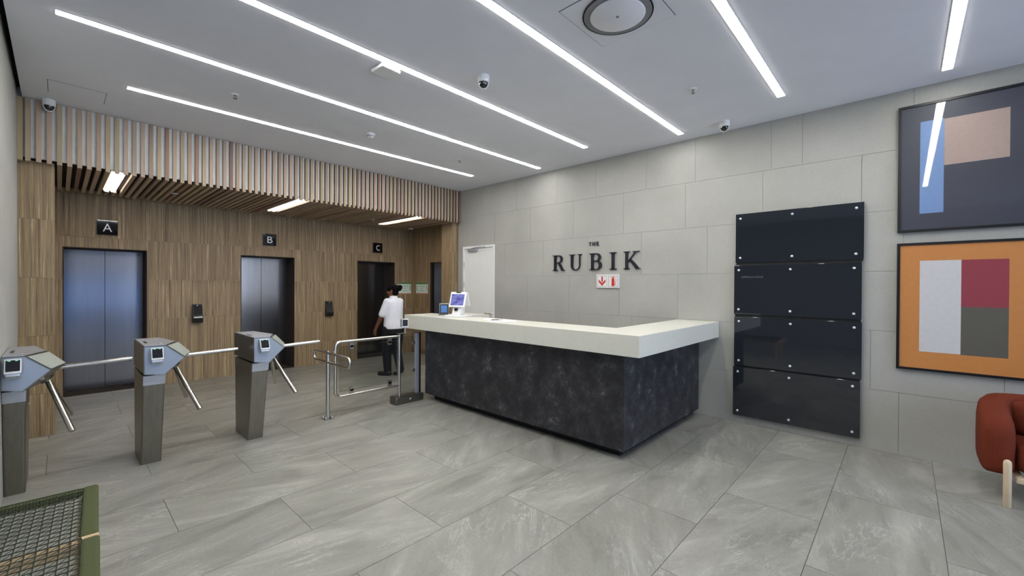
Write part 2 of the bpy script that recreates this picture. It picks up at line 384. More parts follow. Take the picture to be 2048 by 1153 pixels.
# white door
d5 = sroot('door_5', 'white flush door with lever handle and closer in the grey wall')
Xd = XW + 0.015
fr_ = MB(); fr_.box((Xd - 0.03, DOOR5[0], 0), (Xd + 0.12, DOOR5[0] + 0.045, 2.355)); fr_.box((Xd - 0.03, DOOR5[1] - 0.045, 0), (Xd + 0.12, DOOR5[1], 2.355)); fr_.box((Xd - 0.03, DOOR5[0] + 0.045, 2.31), (Xd + 0.12, DOOR5[1] - 0.045, 2.355))
obj('door_frame', fr_, 'offwhite', d5, 0.003)
leaf = obj('door_leaf', B(((Xd - 0.012, DOOR5[0] + 0.05, 0.01), (Xd + 0.035, DOOR5[1] - 0.05, 2.305))), 'offwhite', d5, 0.002)
hd = MB(); hd.lathe([(0.026, 0), (0.026, 0.01), (0.011, 0.012), (0.011, 0.05)], (Xd - 0.012, 5.625, 1.07), 16, (-1, 0, 0)); hd.tube([(Xd - 0.055, 5.625, 1.07), (Xd - 0.06, 5.65, 1.07), (Xd - 0.06, 5.76, 1.07)], 0.010, 8)
obj('lever_handle', hd, 'chrome', leaf)
obj('key_escutcheon', MB().lathe([(0.026, 0), (0.026, 0.009), (0.012, 0.012)], (Xd - 0.012, 5.625, 0.99), 16, (-1, 0, 0)), 'chrome', leaf)
obj('door_closer', B(((Xd - 0.065, 6.0, 2.25), (Xd - 0.012, 6.25, 2.30))), 'silver', leaf, 0.008)
obj('closer_arm', MB().tube([(Xd - 0.05, 6.12, 2.305), (Xd - 0.12, 5.97, 2.315), (Xd - 0.035, 5.77, 2.325)], 0.010, 8), 'silver', leaf)
for z in (0.35, 1.55, 1.95): obj('hinge', MB().tube([(Xd - 0.035, DOOR5[1] - 0.047, z), (Xd - 0.035, DOOR5[1] - 0.047, z + 0.11)], 0.009, 8), 'silver', leaf)

# ------------------------------------------------------------------ left wall, rear of the room and the glazed street front
struct(obj('wall_left', B(((XL - 0.12, 4.3, 0), (XL, 8.7, 3.6))), 'plainwall'), 'light grey plastered wall beside the turnstiles')
struct(obj('wall_return', B(((-3.6, 4.3, 0), (XL - 0.12, 4.42, 3.6))), 'plainwall'))
struct(obj('wall_far_left', B(((-3.65, -3.7, 0), (-3.5, 4.42, 3.6))), 'darkwall'))
wf = MB()
GZ = [('window_1', -3.3, -0.5, 0.1, 3.1, 3, 'glass'), ('window_2', -0.3, 2.5, 0.28, 1.72, 3, 'tinted'), ('window_3', 2.7, 5.25, 0.1, 3.1, 3, 'glass')]
xs_ = [-3.6] + [q for g_ in GZ for q in g_[1:3]] + [5.9]
for i in range(0, len(xs_), 2): wf.box((xs_[i], -3.75, 0), (xs_[i + 1], -3.6, 3.6))
for g_ in GZ: wf.box((g_[1], -3.75, 0), (g_[2], -3.6, g_[3])); wf.box((g_[1], -3.75, g_[4]), (g_[2], -3.6, 3.6))
struct(obj('wall_front', wf, 'darkwall'))
m = M['glass'].copy(); m.name = 'tinted_glass'; m.node_tree.nodes['Transparent BSDF'].inputs[0].default_value = (0.20, 0.30, 0.42, 1); M['tinted'] = m
for nm, xa, xb, za, zb, np_, gm in GZ:
    wn = sroot(nm, 'glazed street front behind the viewer')
    for i in range(np_):
        x0, x1 = xa + (xb - xa) * i / np_, xa + (xb - xa) * (i + 1) / np_
        obj('mullion', B(((x0, -3.72, za), (x0 + 0.05, -3.62, zb))), 'black', wn)
        obj('pane', B(((x0 + 0.05, -3.675, za), (x1, -3.665, zb))), gm, wn)
struct(obj('reflection_mat', B(((-2.6, -3.4, 0), (3.6, -0.5, 0.008))), 'black'), 'unseen dark mat added to darken the lift door reflections')  # out-of-view mat, added for the dark band reflected in the lift doors

# ------------------------------------------------------------------ ceiling
ce = MB(); ce.box((-0.25, -3.75, ZC), (5.9, YS + 0.04, ZC + 0.03)); ce.box((-3.6, -3.75, ZC), (-0.25, 4.3, ZC + 0.03))
ceil = struct(obj('ceiling', ce, 'plaster'), 'smooth white painted ceiling')
struct(obj('ceiling_void', B(((-3.65, -3.75, ZC + 0.1), (6.6, 9.3, ZC + 0.18))), 'darkgap'))
hatch = MB()
obj('access_hatch', B(((-0.068, 5.77, ZC - 0.003), (0.320, 6.14, ZC))), 'plaster', ceil)
hj = MB()
for a, b_ in (((-0.072, 5.766), (0.324, 5.770)), ((-0.072, 6.14), (0.324, 6.144)), ((-0.072, 5.766), (-0.068, 6.144)), ((0.320, 5.766), (0.324, 6.144))): hj.box((*a, ZC - 0.0012), (*b_, ZC))
obj('hatch_joint', hj, 'darkgap', ceil)

# light strips
ords = ['nearest the slatted bulkhead', 'second from the slatted bulkhead', 'third from the slatted bulkhead', 'fourth from the slatted bulkhead', 'fifth from the slatted bulkhead', 'nearest the framed prints, sixth from the bulkhead']
for (yy, x0, x1), od in zip(((5.437, 0.448, 4.822), (4.289, -0.012, 5.223), (3.178, 0.40, 4.855), (2.033, -0.02, 5.204), (0.907, 0.40, 4.825), (-0.246, -0.02, 5.18)), ords):
    t = thing('ceiling_light', 'long white light strip in the ceiling, ' + od, 'ceiling light', ((x0 + x1) / 2, yy, ZC), 0, 'ceiling light strips')
    L = (x1 - x0) / 2
    rim = MB(); rim.box((-L - .004, -0.036, -0.004), (L + .004, -0.032, 0)); rim.box((-L - .004, 0.032, -0.004), (L + .004, 0.036, 0)); rim.box((-L - .004, -0.032, -0.004), (-L, 0.032, 0)); rim.box((L, -0.032, -0.004), (L + .004, 0.032, 0))
    obj('rim', rim, 'white', t)
    obj('diffuser', B(((-L, -0.032, -0.006), (L, 0.032, 0))), 'strip', t)

# ------------------------------------------------------------------ lift lobby: back wall, side wall, doors
LIFTS = [(0.034, 0.933), (2.19, 3.092), (4.362, 5.268)]
LH = 2.112; YD = 9.03
wb = MB(); xs_ = [XL] + [q for l in LIFTS for q in l] + [5.9]
for i in range(0, len(xs_), 2): wb.box((xs_[i], YE + 0.01, 0), (xs_[i + 1], YE + 0.2, 3.3))
for l in LIFTS: wb.box((l[0], YE + 0.01, LH), (l[1], YE + 0.2, 3.3))
wallb = struct(obj('wall_back', wb, 'woodjoint'), 'wood-look ribbed tile wall around the lift doors')
cours = [0, 0.445, 1.05, 1.655, 2.262, 2.868, 3.25]
def jback(c):
    js = [XL]; x = XL + (0.28 if c % 2 else 0.58)
    while x < 5.75: js.append(x); x += 0.605
    return js + [5.75]
holes = [(a, b_, -1, LH) for a, b_ in LIFTS]
cladding(wallb, 'wall_tile', cours, jback, holes, lambda u, v, d: (u, YE + 0.01 - d, v), 'woodtile', 0.01, 0.0025)
def lift(name, label, x0, x1, fn):
    r = sroot(name, label)
    lead = MB()
    for a, b_ in ((x0, x0 + 0.012), (x1 - 0.012, x1)): lead.box(fn(a, 0, 0), fn(b_, LH, 1))
    lead.box(fn(x0 + 0.012, LH - 0.012, 0), fn(x1 - 0.012, LH, 1))
    obj('door_lining', lead, 'liftjamb', r)
    xm = (x0 + x1) / 2
    for a, b_ in ((x0 + 0.0125, xm - 0.003), (xm + 0.003, x1 - 0.0125)):
        obj('door_leaf', B((fn(a, 0.006, 1.0), fn(b_, LH - 0.014, 1.12))), 'liftsteel', r)
    obj('shaft_backing', B((fn(x0 - 0.06, -0.05, 1.13), fn(x1 + 0.06, LH + 0.06, 1.6))), 'darkgap', r)
    obj('seam_strip', B((fn(xm - 0.02, 0.006, 1.125), fn(xm + 0.02, LH - 0.014, 1.13))), 'darkgap', r)
    obj('door_sill', B((fn(x0 + 0.013, -0.01, 0), fn(x1 - 0.013, 0.003, 1))), 'liftjamb', r)
    return r
names = ('leftmost lift, beside the left column', 'middle lift, between the two call panels', 'right lift of the back wall, beside the walking person')
for i, (a, b_) in enumerate(LIFTS):
    lift('door_%d' % (i + 1), 'brushed steel lift door, ' + names[i], a, b_, lambda u, v, d: (u, YE + (YD - YE) * d, v))
# lobby side wall
XS = 5.75
D4 = (7.0, 7.9)
ws = MB(); ws.box((XS + 0.01, 6.6, 0), (6.2, D4[0], 3.3)); ws.box((XS + 0.01, D4[1], 0), (6.2, 8.9, 3.3)); ws.box((XS + 0.01, D4[0], LH), (6.2, D4[1], 3.3)); ws.box((6.1, D4[0], 0), (6.2, D4[1], LH))
walls_ = struct(obj('wall_lobby_side', ws, 'woodjoint'), 'wood-look tile wall at the right end of the lift lobby')
cladding(walls_, 'wall_tile', cours, lambda c: [6.6, 7.2 + 0.2 * (c % 2), 7.8 + 0.2 * (c % 2), 8.4, 8.597], [(D4[0], D4[1], -1, LH)], lambda u, v, d: (XS + 0.01 - d, u, v), 'woodtile', 0.01, 0.0025)
lift('door_4', 'brushed steel lift door on the lobby side wall, partly behind the right column', D4[0], D4[1], lambda u, v, d: (XS + 0.05 * d, u, v))
bb = struct(obj('baseboard_right', B(((XS - 0.012, 6.95, 0), (XS, D4[0], 0.1)), ((XS - 0.012, D4[1], 0), (XS, YE, 0.1))), plain('baseboard_wood', (128, 102, 78), 0.5)))
# columns
def column(name, x0, x1, y0, y1, label, holes=()):
    core = struct(obj(name, B(((x0 + 0.01, y0 + 0.01, 0), (x1 - 0.01, y1 - 0.01, 2.86))), 'woodjoint'), label)
    cs = [0, 0.445, 1.05, 1.655, 2.262, 2.86]
    ym = (y0 + y1) / 2
    cladding(core, 'wall_tile', cs, lambda c: [x0, x1], (), lambda u, v, d: (u, y0 + 0.01 - d, v), 'woodtile', 0.01, 0.0025)
    for xx, sg in ((x0, -1), (x1, 1)):
        cladding(core, 'wall_tile', cs, lambda c: [y0 + 0.0105, y1], (), lambda u, v, d: (xx - sg * 0.01 + sg * d, u, v), 'woodtile', 0.0098, 0.0025)
column('trim_2', XL, -0.03, 6.575, 6.93, 'wood-look tiled column at the left end of the lift lobby')
column('trim_3', 5.325, 5.745, 6.602, 6.935, 'wood-look tiled column between the lift lobby and the white door')

# ------------------------------------------------------------------ slatted bulkhead
blk = sroot('trim_1', 'timber slatted bulkhead over the lift lobby')
ZB = 2.835; BD = 0.038
obj('fascia_backing', B(((XL + 0.0005, YS + BD, ZB + BD + 0.004), (XW, YS + BD + 0.03, ZC + 0.1))), plain('fascia_white', (244, 241, 230), 0.8), blk)
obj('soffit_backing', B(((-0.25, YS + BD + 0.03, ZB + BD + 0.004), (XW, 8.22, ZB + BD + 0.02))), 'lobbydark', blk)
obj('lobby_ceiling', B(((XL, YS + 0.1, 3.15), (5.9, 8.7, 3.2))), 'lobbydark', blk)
nb = 78; pitch = (XW + 0.25) / nb; bw = 0.0375
LAMPX = [0.465, 2.455, 4.505]
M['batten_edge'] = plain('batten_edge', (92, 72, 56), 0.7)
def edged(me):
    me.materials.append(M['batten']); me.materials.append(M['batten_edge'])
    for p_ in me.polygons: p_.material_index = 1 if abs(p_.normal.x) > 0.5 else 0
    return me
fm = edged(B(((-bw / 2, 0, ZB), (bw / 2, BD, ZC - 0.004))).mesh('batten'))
sm_ = B(((-bw / 2, BD, ZB), (bw / 2, 8.22 - YS, ZB + BD))).mesh('batten'); sm_.materials.append(M['batten'])
s2 = B(((-bw / 2, 7.90 - YS, ZB), (bw / 2, 8.22 - YS, ZB + BD))).mesh('batten'); s2.materials.append(M['batten'])
for i in range(-1, nb):
    x = -0.25 + pitch * (i + 0.5)
    if i < 0: x = XL + bw / 2 + 0.001
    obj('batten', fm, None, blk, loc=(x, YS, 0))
    if x < -0.03 or x > 5.31:
        s3 = B(((-bw / 2, BD, ZB), (bw / 2, 6.574 - YS, ZB + BD))).mesh('batten'); s3.materials.append(M['batten'])
        obj('batten', s3, None, blk, loc=(x, YS, 0)); continue
    obj('batten', s2 if any(abs(x - lx) < 0.075 for lx in LAMPX) else sm_, None, blk, loc=(x, YS, 0))
for lx, od in zip(LAMPX, ('above the leftmost lift', 'above the middle lift', 'above the right lift')):
    t = thing('soffit_light', 'pinkish white linear light in the slatted soffit, ' + od, 'ceiling light', (lx, 7.2, ZB), 0, 'soffit lights of the lift lobby')
    obj('housing', B(((-0.062, -0.67, 0.02), (0.062, 0.68, BD))), 'white', t)
    for dx in (-0.033, 0.033): obj('lamp_tube', B(((dx - 0.021, -0.66, 0.002), (dx + 0.021, 0.67, 0.02))), 'lobbylamp', t, 0.006)

# ------------------------------------------------------------------ lift signs, call panels, notices
for ch, x, od in (('A', 0.486, 'leftmost lift'), ('B', 2.65, 'middle lift'), ('C', 4.827, 'right lift')):
    t = thing('lift_sign', 'square black glass sign with a white letter %s above the %s' % (ch, od), 'sign', (x, YE, 2.416), 0, 'lift letter signs')
    obj('sign_plate', B(((-0.111, -0.03, -0.108), (0.111, 0, 0.108))), 'blackglass', t, 0.003)
    place(obj('letter', textmesh(ch, height=0.118, depth=0.002, width=0.085 if ch != 'A' else 0.10), 'white', t), ON_BACK, (0, -0.0305, 0.0))
for x, tw, od in ((1.559, 0.0, 'left'), (3.74, 0.35, 'middle')):
    t = thing('call_panel', 'black angled lift call panel on the wood wall, right of the %s lift' % ('leftmost' if od == 'left' else 'middle'), 'call panel', (x, YE, 0.956), tw * 0, 'lift call panels')
    bd = MB(); prof = [(0, 0), (0, 0.305), (-0.035, 0.305), (-0.105, 0.075), (-0.085, 0.0)]
    bd.add([(sx, y, z) for sx in (-0.068, 0.068) for y, z in prof], [(0, 1, 2, 3, 4), (9, 8, 7, 6, 5)] + [(i, 5 + i, 5 + (i + 1) % 5, (i + 1) % 5) for i in range(5)])
    obj('body', bd, 'black', t, 0.004)
    ang = math.atan2(0.07, 0.23); Rm = Matrix.Rotation(-ang, 3, 'X')
    obj('screen', MB().obox((0, -0.0715, 0.19), (0.118, 0.003, 0.215), Rm), 'blackglass', t)
    obj('logo_mark', MB().obox((0, -0.0435, 0.283), (0.014, 0.004, 0.012), Rm), 'white', t)
def notice(label, loc, m3, wd, ht):
    t = thing('notice', label, 'notice', loc, 0, 'notices in the lift lobby')
    q = lambda n, a, b_, mt: place(obj(n, B((a, b_)), mt, t), m3, (0, 0, 0))
    q('sheet', (-wd / 2, -ht / 2, 0), (wd / 2, ht / 2, 0.004), 'mint'); q('header_band', (-wd / 2, ht / 2 - 0.03, 0.004), (wd / 2, ht / 2, 0.006), 'green'); q('footer_band', (-wd / 2, -ht / 2, 0.004), (wd / 2, -ht / 2 + 0.016, 0.006), 'coral')
    for k, (u, v, lw) in enumerate(((-0.0, 0.045, 0.5), (0.0, -0.005, 0.22), (0, -0.05, 0.4))):
        q('text_line', (u - lw * wd / 2, v - 0.004, 0.004), (u + lw * wd / 2, v + 0.004, 0.005), 'grey')
    for sx in (-1, 1): q('side_panel', (sx * wd * 0.42 - 0.016, -0.055, 0.004), (sx * wd * 0.42 + 0.016, 0.07, 0.005), 'green' if 0 else plain('notice_print', (150, 190, 160), 0.6))
notice('white and green notice on the back wall, just left of the lobby corner', (5.53, YE, 1.517), ON_BACK, 0.35, 0.265)
notice('white and green notice on the lobby side wall, beside the half hidden lift', (XS, 8.22, 1.517), ON_RIGHT, 0.46, 0.255)

# ------------------------------------------------------------------ ceiling fittings
t = thing('air_diffuser', 'large round air diffuser on a square white plate in the ceiling', 'air diffuser', (2.612, 1.46, ZC))
H = 0.2825; n = 64; mb = MB(); sq = []; ci = []; co = []
for k in range(n):
    a = 2 * math.pi * k / n; c_, s_ = math.cos(a), math.sin(a); m_ = H / max(abs(c_), abs(s_))
    sq.append((c_ * m_, s_ * m_)); ci.append((c_ * 0.232, s_ * 0.232))
plate = MB(); plate.loft([[(x, y, -0.0005) for x, y in sq], [(x, y, -0.0035) for x, y in sq], [(x, y, -0.0035) for x, y in ci], [(x, y, -0.0005) for x, y in ci]], cap=False, smooth=False)
obj('plate', plate, 'plaster', t)
gp = MB(); gp.loft([[(x * 1.016, y * 1.016, -0.001) for x, y in sq], [(x * 0.999, y * 0.999, -0.001) for x, y in sq]], cap=False, smooth=False); obj('shadow_gap', gp, 'darkgap', t)
cone = MB(); cone.lathe([(0.236, -0.012), (0.228, -0.012), (0.205, -0.001), (0.16, -0.0005)], (0, 0, 0), 64); obj('cone', cone, plain('diffuser_grey', (132, 132, 134), 0.7), t)
obj('disc', MB().lathe([(0.10, -0.006), (0.178, -0.010), (0.184, -0.018), (0.178, -0.022), (0.02, -0.024)], (0, 0, 0), 64), 'plaster', t)
obj('centre_screw', MB().lathe([(0.010, -0.024), (0.010, -0.027)], (0, 0, 0), 12), 'grey', t)

t = thing('access_point', 'flat white square wireless access point on the ceiling beside a light strip', 'access point', (1.933, 3.31, ZC), math.radians(3))
obj('body', B(((-0.092, -0.092, -0.035), (0.092, 0.092, 0))), 'white', t, 0.014, 3)
obj('cable_notch', B(((0.03, -0.0935, -0.012), (0.055, -0.088, 0))), 'grey', t)
def dome(loc, label, r=0.056, aim=(-0.5, -0.6)):
    t = thing('dome_camera', label, 'security camera', loc, 0, 'ceiling dome cameras')
    obj('base', MB().lathe([(r, 0), (r, -0.035), (r * 0.97, -0.055), (r * 0.85, -0.062)], (0, 0, 0), 24), 'white', t)
    obj('dome', MB().lathe([(r * 0.80, -0.058), (r * 0.78, -0.075), (r * 0.66, -0.092), (r * 0.42, -0.106), (r * 0.1, -0.112)], (0, 0, 0), 24), 'blackglass', t)
    ring = MB(); a = math.atan2(aim[1], aim[0])
    pts = [(r * 0.83 * math.cos(k) * 0.999, 0, -0.058 - 0.058 * math.sin(k)) for k in [math.pi * i / 12 for i in range(13)]]
    Rz = Matrix.Rotation(a + math.pi / 2, 3, 'Z'); ring.tube([Rz @ Vector(p) for p in pts], r * 0.09, 6); obj('shroud', ring, 'white', t)
dome((2.587, 2.772, ZC), 'white dome camera hanging between the third and fourth light strips', 0.052)
dome((5.139, 1.515, ZC), 'white dome camera close to the grey wall above the black panels', 0.055, (-1, 0))
dome((-0.068, 6.41, ZC), 'white dome camera in the corner above the slats', 0.050, (0.3, -1))
def sprinkler(loc, label):
    t = thing('sprinkler', label, 'sprinkler', loc, 0, 'ceiling sprinklers')
    obj('escutcheon', MB().lathe([(0.036, 0), (0.034, -0.006), (0.015, -0.009)], (0, 0, 0), 20), 'white', t)
    f_rm = MB(); f_rm.tube([(0, 0, -0.005), (0, 0, -0.018)], 0.008, 8); f_rm.tube([(-0.008, 0, -0.016), (-0.014, 0, -0.028), (0, 0, -0.04)], 0.003, 6); f_rm.tube([(0.008, 0, -0.016), (0.014, 0, -0.028), (0, 0, -0.04)], 0.003, 6)
    obj('frame', f_rm, 'steel', t)
    obj('deflector', MB().lathe([(0.018, -0.040), (0.018, -0.043)], (0, 0, 0), 12), 'steel', t)
sprinkler((1.186, 4.852, ZC), 'ceiling sprinkler between the first and second light strips, left one')
sprinkler((4.061, 4.866, ZC), 'ceiling sprinkler between the first and second light strips, right one')
sprinkler((4.095, 1.488, ZC), 'ceiling sprinkler right of the fourth light strip, in front of the black panels')
sprinkler((1.0845, 7.327, ZB), 'sprinkler under the slatted soffit, right of the leftmost soffit light')
sprinkler((4.061, 7.40, ZB), 'sprinkler under the slatted soffit, left of the rightmost soffit light')
t = thing('smoke_detector', 'small white smoke detector between the first and second light strips', 'smoke detector', (2.639, 4.863, ZC))
obj('base', MB().lathe([(0.05, 0), (0.05, -0.014), (0.044, -0.02)], (0, 0, 0), 24), 'white', t)
obj('sensor', MB().lathe([(0.038, -0.02), (0.036, -0.034), (0.028, -0.042), (0.01, -0.044)], (0, 0, 0), 24), 'white', t)
obj('vent_slots', MB().lathe([(0.0385, -0.024), (0.0385, -0.031)], (0, 0, 0), 24), 'grey', t)
t = thing('mini_dome', 'small dark dome under the soffit near the lobby corner', 'security camera', (5.26, 7.95, ZB))
obj('base', MB().lathe([(0.05, 0.0), (0.05, -0.02), (0.045, -0.024)], (0, 0, 0), 20), 'white', t); obj('dome', MB().lathe([(0.04, -0.022), (0.032, -0.04), (0.01, -0.05)], (0, 0, 0), 20), 'blackglass', t)

# ------------------------------------------------------------------ reception desk
DX, DY = 3.487, 1.857
desk = thing('reception_desk', 'L-shaped reception desk with mottled charcoal front panels', 'desk', (DX, DY, 0))
def dk(n, a, b_, mt, par=None, bv=0.002): return obj(n, B(((a[0] - DX, a[1] - DY, a[2]), (b_[0] - DX, b_[1] - DY, b_[2]))), mt, par or desk, bv)
dk('plinth', (3.60, 1.955, 0), (3.70, 4.83, 0.09), 'plinth'); dk('plinth', (3.70, 1.955, 0), (XW - 0.003, 2.05, 0.09), 'plinth')
dk('front_panel', (DX, DY, 0.09), (DX + 0.03, 4.90, 0.983), 'oxide'); dk('side_panel', (DX + 0.031, DY, 0.09), (5.375, DY + 0.03, 0.983), 'oxide')
dk('end_panel', (DX + 0.031, 4.87, 0.09), (3.84, 4.90, 0.983), 'oxide'); dk('return_panel', (5.345, DY + 0.031, 0.09), (5.375, 2.12, 0.983), 'oxide')
dk('inner_panel', (3.82, 2.12, 0.09), (3.84, 4.869, 0.983), 'plinth'); dk('inner_panel', (3.841, 2.10, 0.09), (5.344, 2.12, 0.983), 'plinth'); dk('base_panel', (DX + 0.031, DY + 0.031, 0.09), (3.819, 4.869, 0.10), 'plinth')
ct = thing('countertop', 'thick cream quartz countertop on the reception desk', 'countertop', (3.37, 1.655, 0.983))
top = MB(); poly = [(0, 0), (XW - 3.372, 0), (XW - 3.372, 0.49), (0.487, 0.49), (0.487, 3.59), (0, 3.59)]
top.prism(poly, lambda u, v, d: (u, v, d), 0, 0.19)
obj('slab', top, 'quartz', ct, 0.003)
wt = thing('side_worktop', 'short cream side worktop on a dark base behind the tablet kiosk', 'worktop', (3.862, 4.70, 0))
obj('slab', B(((0, 0, 1.08), (0.66, 0.50, 1.15))), 'quartz', wt, 0.002)
obj('base', B(((0.05, 0.05, 0), (0.62, 0.46, 1.08))), 'plinth', wt)

# kiosk
kx, ky = 3.70, 4.44
k = thing('tablet_kiosk', 'white double sided tablet kiosk standing on the countertop', 'kiosk', (kx, ky, 1.173), math.radians(-66))
obj('base', B(((-0.14, -0.15, 0), (0.14, 0.16, 0.022))), 'white', k, 0.008, 3)
nk = MB(); nk.add([(x, y, z) for x in (-0.07, 0.06) for y, z in ((-0.07, 0.022), (0.055, 0.022), (0.075, 0.17), (-0.01, 0.17))], [(0, 1, 2, 3), (7, 6, 5, 4), (0, 4, 5, 1), (1, 5, 6, 2), (2, 6, 7, 3), (3, 7, 4, 0)])
obj('neck', nk, 'white', k, 0.006)
obj('scanner_window', B(((-0.03, -0.068, 0.08), (0.01, -0.04, 0.115))), 'black', k)
th = math.radians(20); Rk = Matrix.Rotation(-th, 3, 'X')
scr = obj('front_display', MB().obox((0, -0.018, 0.23), (0.235, 0.022, 0.215), Rk), 'white', k, 0.008, 3)
nrm = Rk @ Vector((0, -1, 0))
obj('bezel', MB().obox(Vector((0, -0.018, 0.224)) + nrm * 0.0113, (0.208, 0.003, 0.176), Rk), 'black', scr)
obj('screen', MB().obox(Vector((0, -0.018, 0.224)) + nrm * 0.0132, (0.190, 0.003, 0.158), Rk), 'kscreen', scr)
obj('webcam', MB().obox(Vector((0, -0.018, 0.23)) + nrm * 0.0113 + Rk @ Vector((0, 0, 0.099)), (0.07, 0.004, 0.014), Rk), 'black', scr)
Rb = Matrix.Rotation(th * 1.2, 3, 'X')
obj('rear_display', MB().obox((0, 0.095, 0.232), (0.23, 0.014, 0.21), Rb), 'white', k, 0.006)
t = thing('card_terminal', 'small dark card terminal with a blue screen left of the white kiosk', 'card terminal', (3.715, 4.79, 1.173), math.radians(-38))
obj('base', B(((-0.075, -0.07, 0), (0.06, 0.05, 0.014))), 'grey', t, 0.004)
Rt = Matrix.Rotation(-math.radians(18), 3, 'X')
obj('body', MB().obox((0.01, 0.0, 0.085), (0.125, 0.02, 0.15), Rt), 'black', t, 0.006)
obj('case_edge', MB().obox((0.01, 0.012, 0.088), (0.132, 0.008, 0.158), Rt), 'white', t, 0.003)
obj('screen', MB().obox(Vector((0.01, 0, 0.085)) + Rt @ Vector((0, -0.0105, 0)), (0.085, 0.002, 0.1), Rt), 'bluescreen', t)
for i, (x, y, a, lab) in enumerate(((3.60, 3.60, 0.25, 'white paper sheet with a pen on it on the countertop'), (3.62, 3.50, 0.55, 'white paper sheet askew under the sheet with the pen'))):
    mb = MB(); Rz = Matrix.Rotation(a, 3, 'Z'); nx = 10
    zz = 1.1735 + 0.0025 * (1 - i)
    secs = []
    for j in range(nx + 1):
        u = j / nx - 0.5; lift_ = 0.012 * max(0, (u - 0.2) / 0.3) ** 2 if i == 0 else 0
        secs.append([Vector((x, y, zz)) + Rz @ Vector((vv, u * 0.297, lift_ + h)) for vv, h in ((-0.105, 0), (0.105, 0), (0.105, 0.0015), (-0.105, 0.0015))])
    mb.loft(secs, smooth=False); tag(obj('paper_sheet', mb, 'paper'), lab, 'paper', 'papers on the countertop')
pen = thing('pen', 'dark pen lying on the paper on the countertop', 'pen', (3.60, 3.60, 1.1835), 0.9)
obj('barrel', MB().tube([(0, -0.02, 0), (0, 0.07, 0)], 0.005, 8), 'black', pen); obj('tip', MB().tube([(0, -0.07, 0), (0, -0.06, 0), (0, -0.02, 0)], [0.0012, 0.004, 0.005], 8), 'silver', pen)

# ------------------------------------------------------------------ wall lettering
def ribbon(pts, ws):
    out = []
    for i in range(len(pts) - 1):
        (x0, y0), (x1, y1) = pts[i], pts[i + 1]
        def nrm_(j):
            a = pts[max(j - 1, 0)]; b_ = pts[min(j + 1, len(pts) - 1)]; dx, dy = b_[0] - a[0], b_[1] - a[1]; l = math.hypot(dx, dy) or 1
            return -dy / l, dx / l
        n0, n1 = nrm_(i), nrm_(i + 1); a, b_ = ws[i] / 2, ws[i + 1] / 2
        out.append([(x0 + n0[0] * a, y0 + n0[1] * a), (x1 + n1[0] * b_, y1 + n1[1] * b_), (x1 - n1[0] * b_, y1 - n1[1] * b_), (x0 - n0[0] * a, y0 - n0[1] * a)])
    return out
def arc(cx, cy, rx, ry, a0, a1, n=14): return [(cx + rx * math.cos(math.radians(a0 + (a1 - a0) * i / n)), cy + ry * math.sin(math.radians(a0 + (a1 - a0) * i / n))) for i in range(n + 1)]
def stem(x, w_, y0=0, y1=1, sl=0.10): return [[(x - w_ / 2, y0), (x + w_ / 2, y0), (x + w_ / 2, y1), (x - w_ / 2, y1)], [(x - w_ / 2 - sl, y0), (x + w_ / 2 + sl, y0), (x + w_ / 2 + sl, y0 + 0.045), (x - w_ / 2 - sl, y0 + 0.045)], [(x - w_ / 2 - sl, y1 - 0.045), (x + w_ / 2 + sl, y1 - 0.045), (x + w_ / 2 + sl, y1), (x - w_ / 2 - sl, y1)]]
def bowl(x0, cy, rx, ry, wmax):
    p = arc(x0, cy, rx, ry, 90, -90, 16); return ribbon(p, [0.045 + (wmax - 0.045) * math.sin(math.pi * i / 16) ** 1.5 for i in range(17)])
GL = {}
GL['R'] = stem(0.18, 0.145) + [[(0.2, 0.955), (0.42, 0.955), (0.42, 1.0), (0.2, 1.0)], [(0.2, 0.5), (0.42, 0.5), (0.42, 0.545), (0.2, 0.545)]] + bowl(0.42, 0.75, 0.20, 0.2275, 0.15) + ribbon([(0.42, 0.52), (0.56, 0.30), (0.68, 0.04)], [0.12, 0.15, 0.15]) + [[(0.60, 0), (0.84, 0), (0.84, 0.045), (0.60, 0.045)]]
u_l = [(0.2, 1.0), (0.2, 0.35)] + arc(0.43, 0.30, 0.23, 0.27, 190, 270, 8); u_r = arc(0.43, 0.30, 0.27, 0.27, 270, 350, 8) + [(0.70, 0.35), (0.70, 1.0)]
GL['U'] = ribbon(u_l, [0.145, 0.145] + [0.145 - 0.10 * i / 8 for i in range(9)]) + ribbon(u_r, [0.05] * 9 + [0.06, 0.06]) + [[(0.02, 0.955), (0.385, 0.955), (0.385, 1), (0.02, 1)], [(0.56, 0.955), (0.84, 0.955), (0.84, 1), (0.56, 1)]]
GL['B'] = stem(0.18, 0.145) + [[(0.2, y), (0.42, y), (0.42, y + 0.045), (0.2, y + 0.045)] for y in (0.955, 0.52, 0.0)] + bowl(0.42, 0.76, 0.19, 0.2175, 0.15) + bowl(0.42, 0.282, 0.24, 0.26, 0.17)
GL['I'] = stem(0.2, 0.15, sl=0.12)
GL['K'] = stem(0.18, 0.145) + ribbon([(0.27, 0.42), (0.70, 0.97)], [0.06, 0.06]) + [[(0.54, 0.955), (0.92, 0.955), (0.92, 1), (0.54, 1)]] + ribbon([(0.36, 0.55), (0.60, 0.28), (0.80, 0.03)], [0.13, 0.17, 0.17]) + [[(0.70, 0), (0.96, 0), (0.96, 0.045), (0.70, 0.045)]]
sg = thing('wall_lettering', 'dark raised serif letters on the grey wall above the desk', 'lettering', (XW, 3.42, 2.0))
sgn = lambda yl, z0, sc: (lambda u, v, d: (-d, (yl - 3.42) - u * sc, (z0 - 2.0) + v * sc))
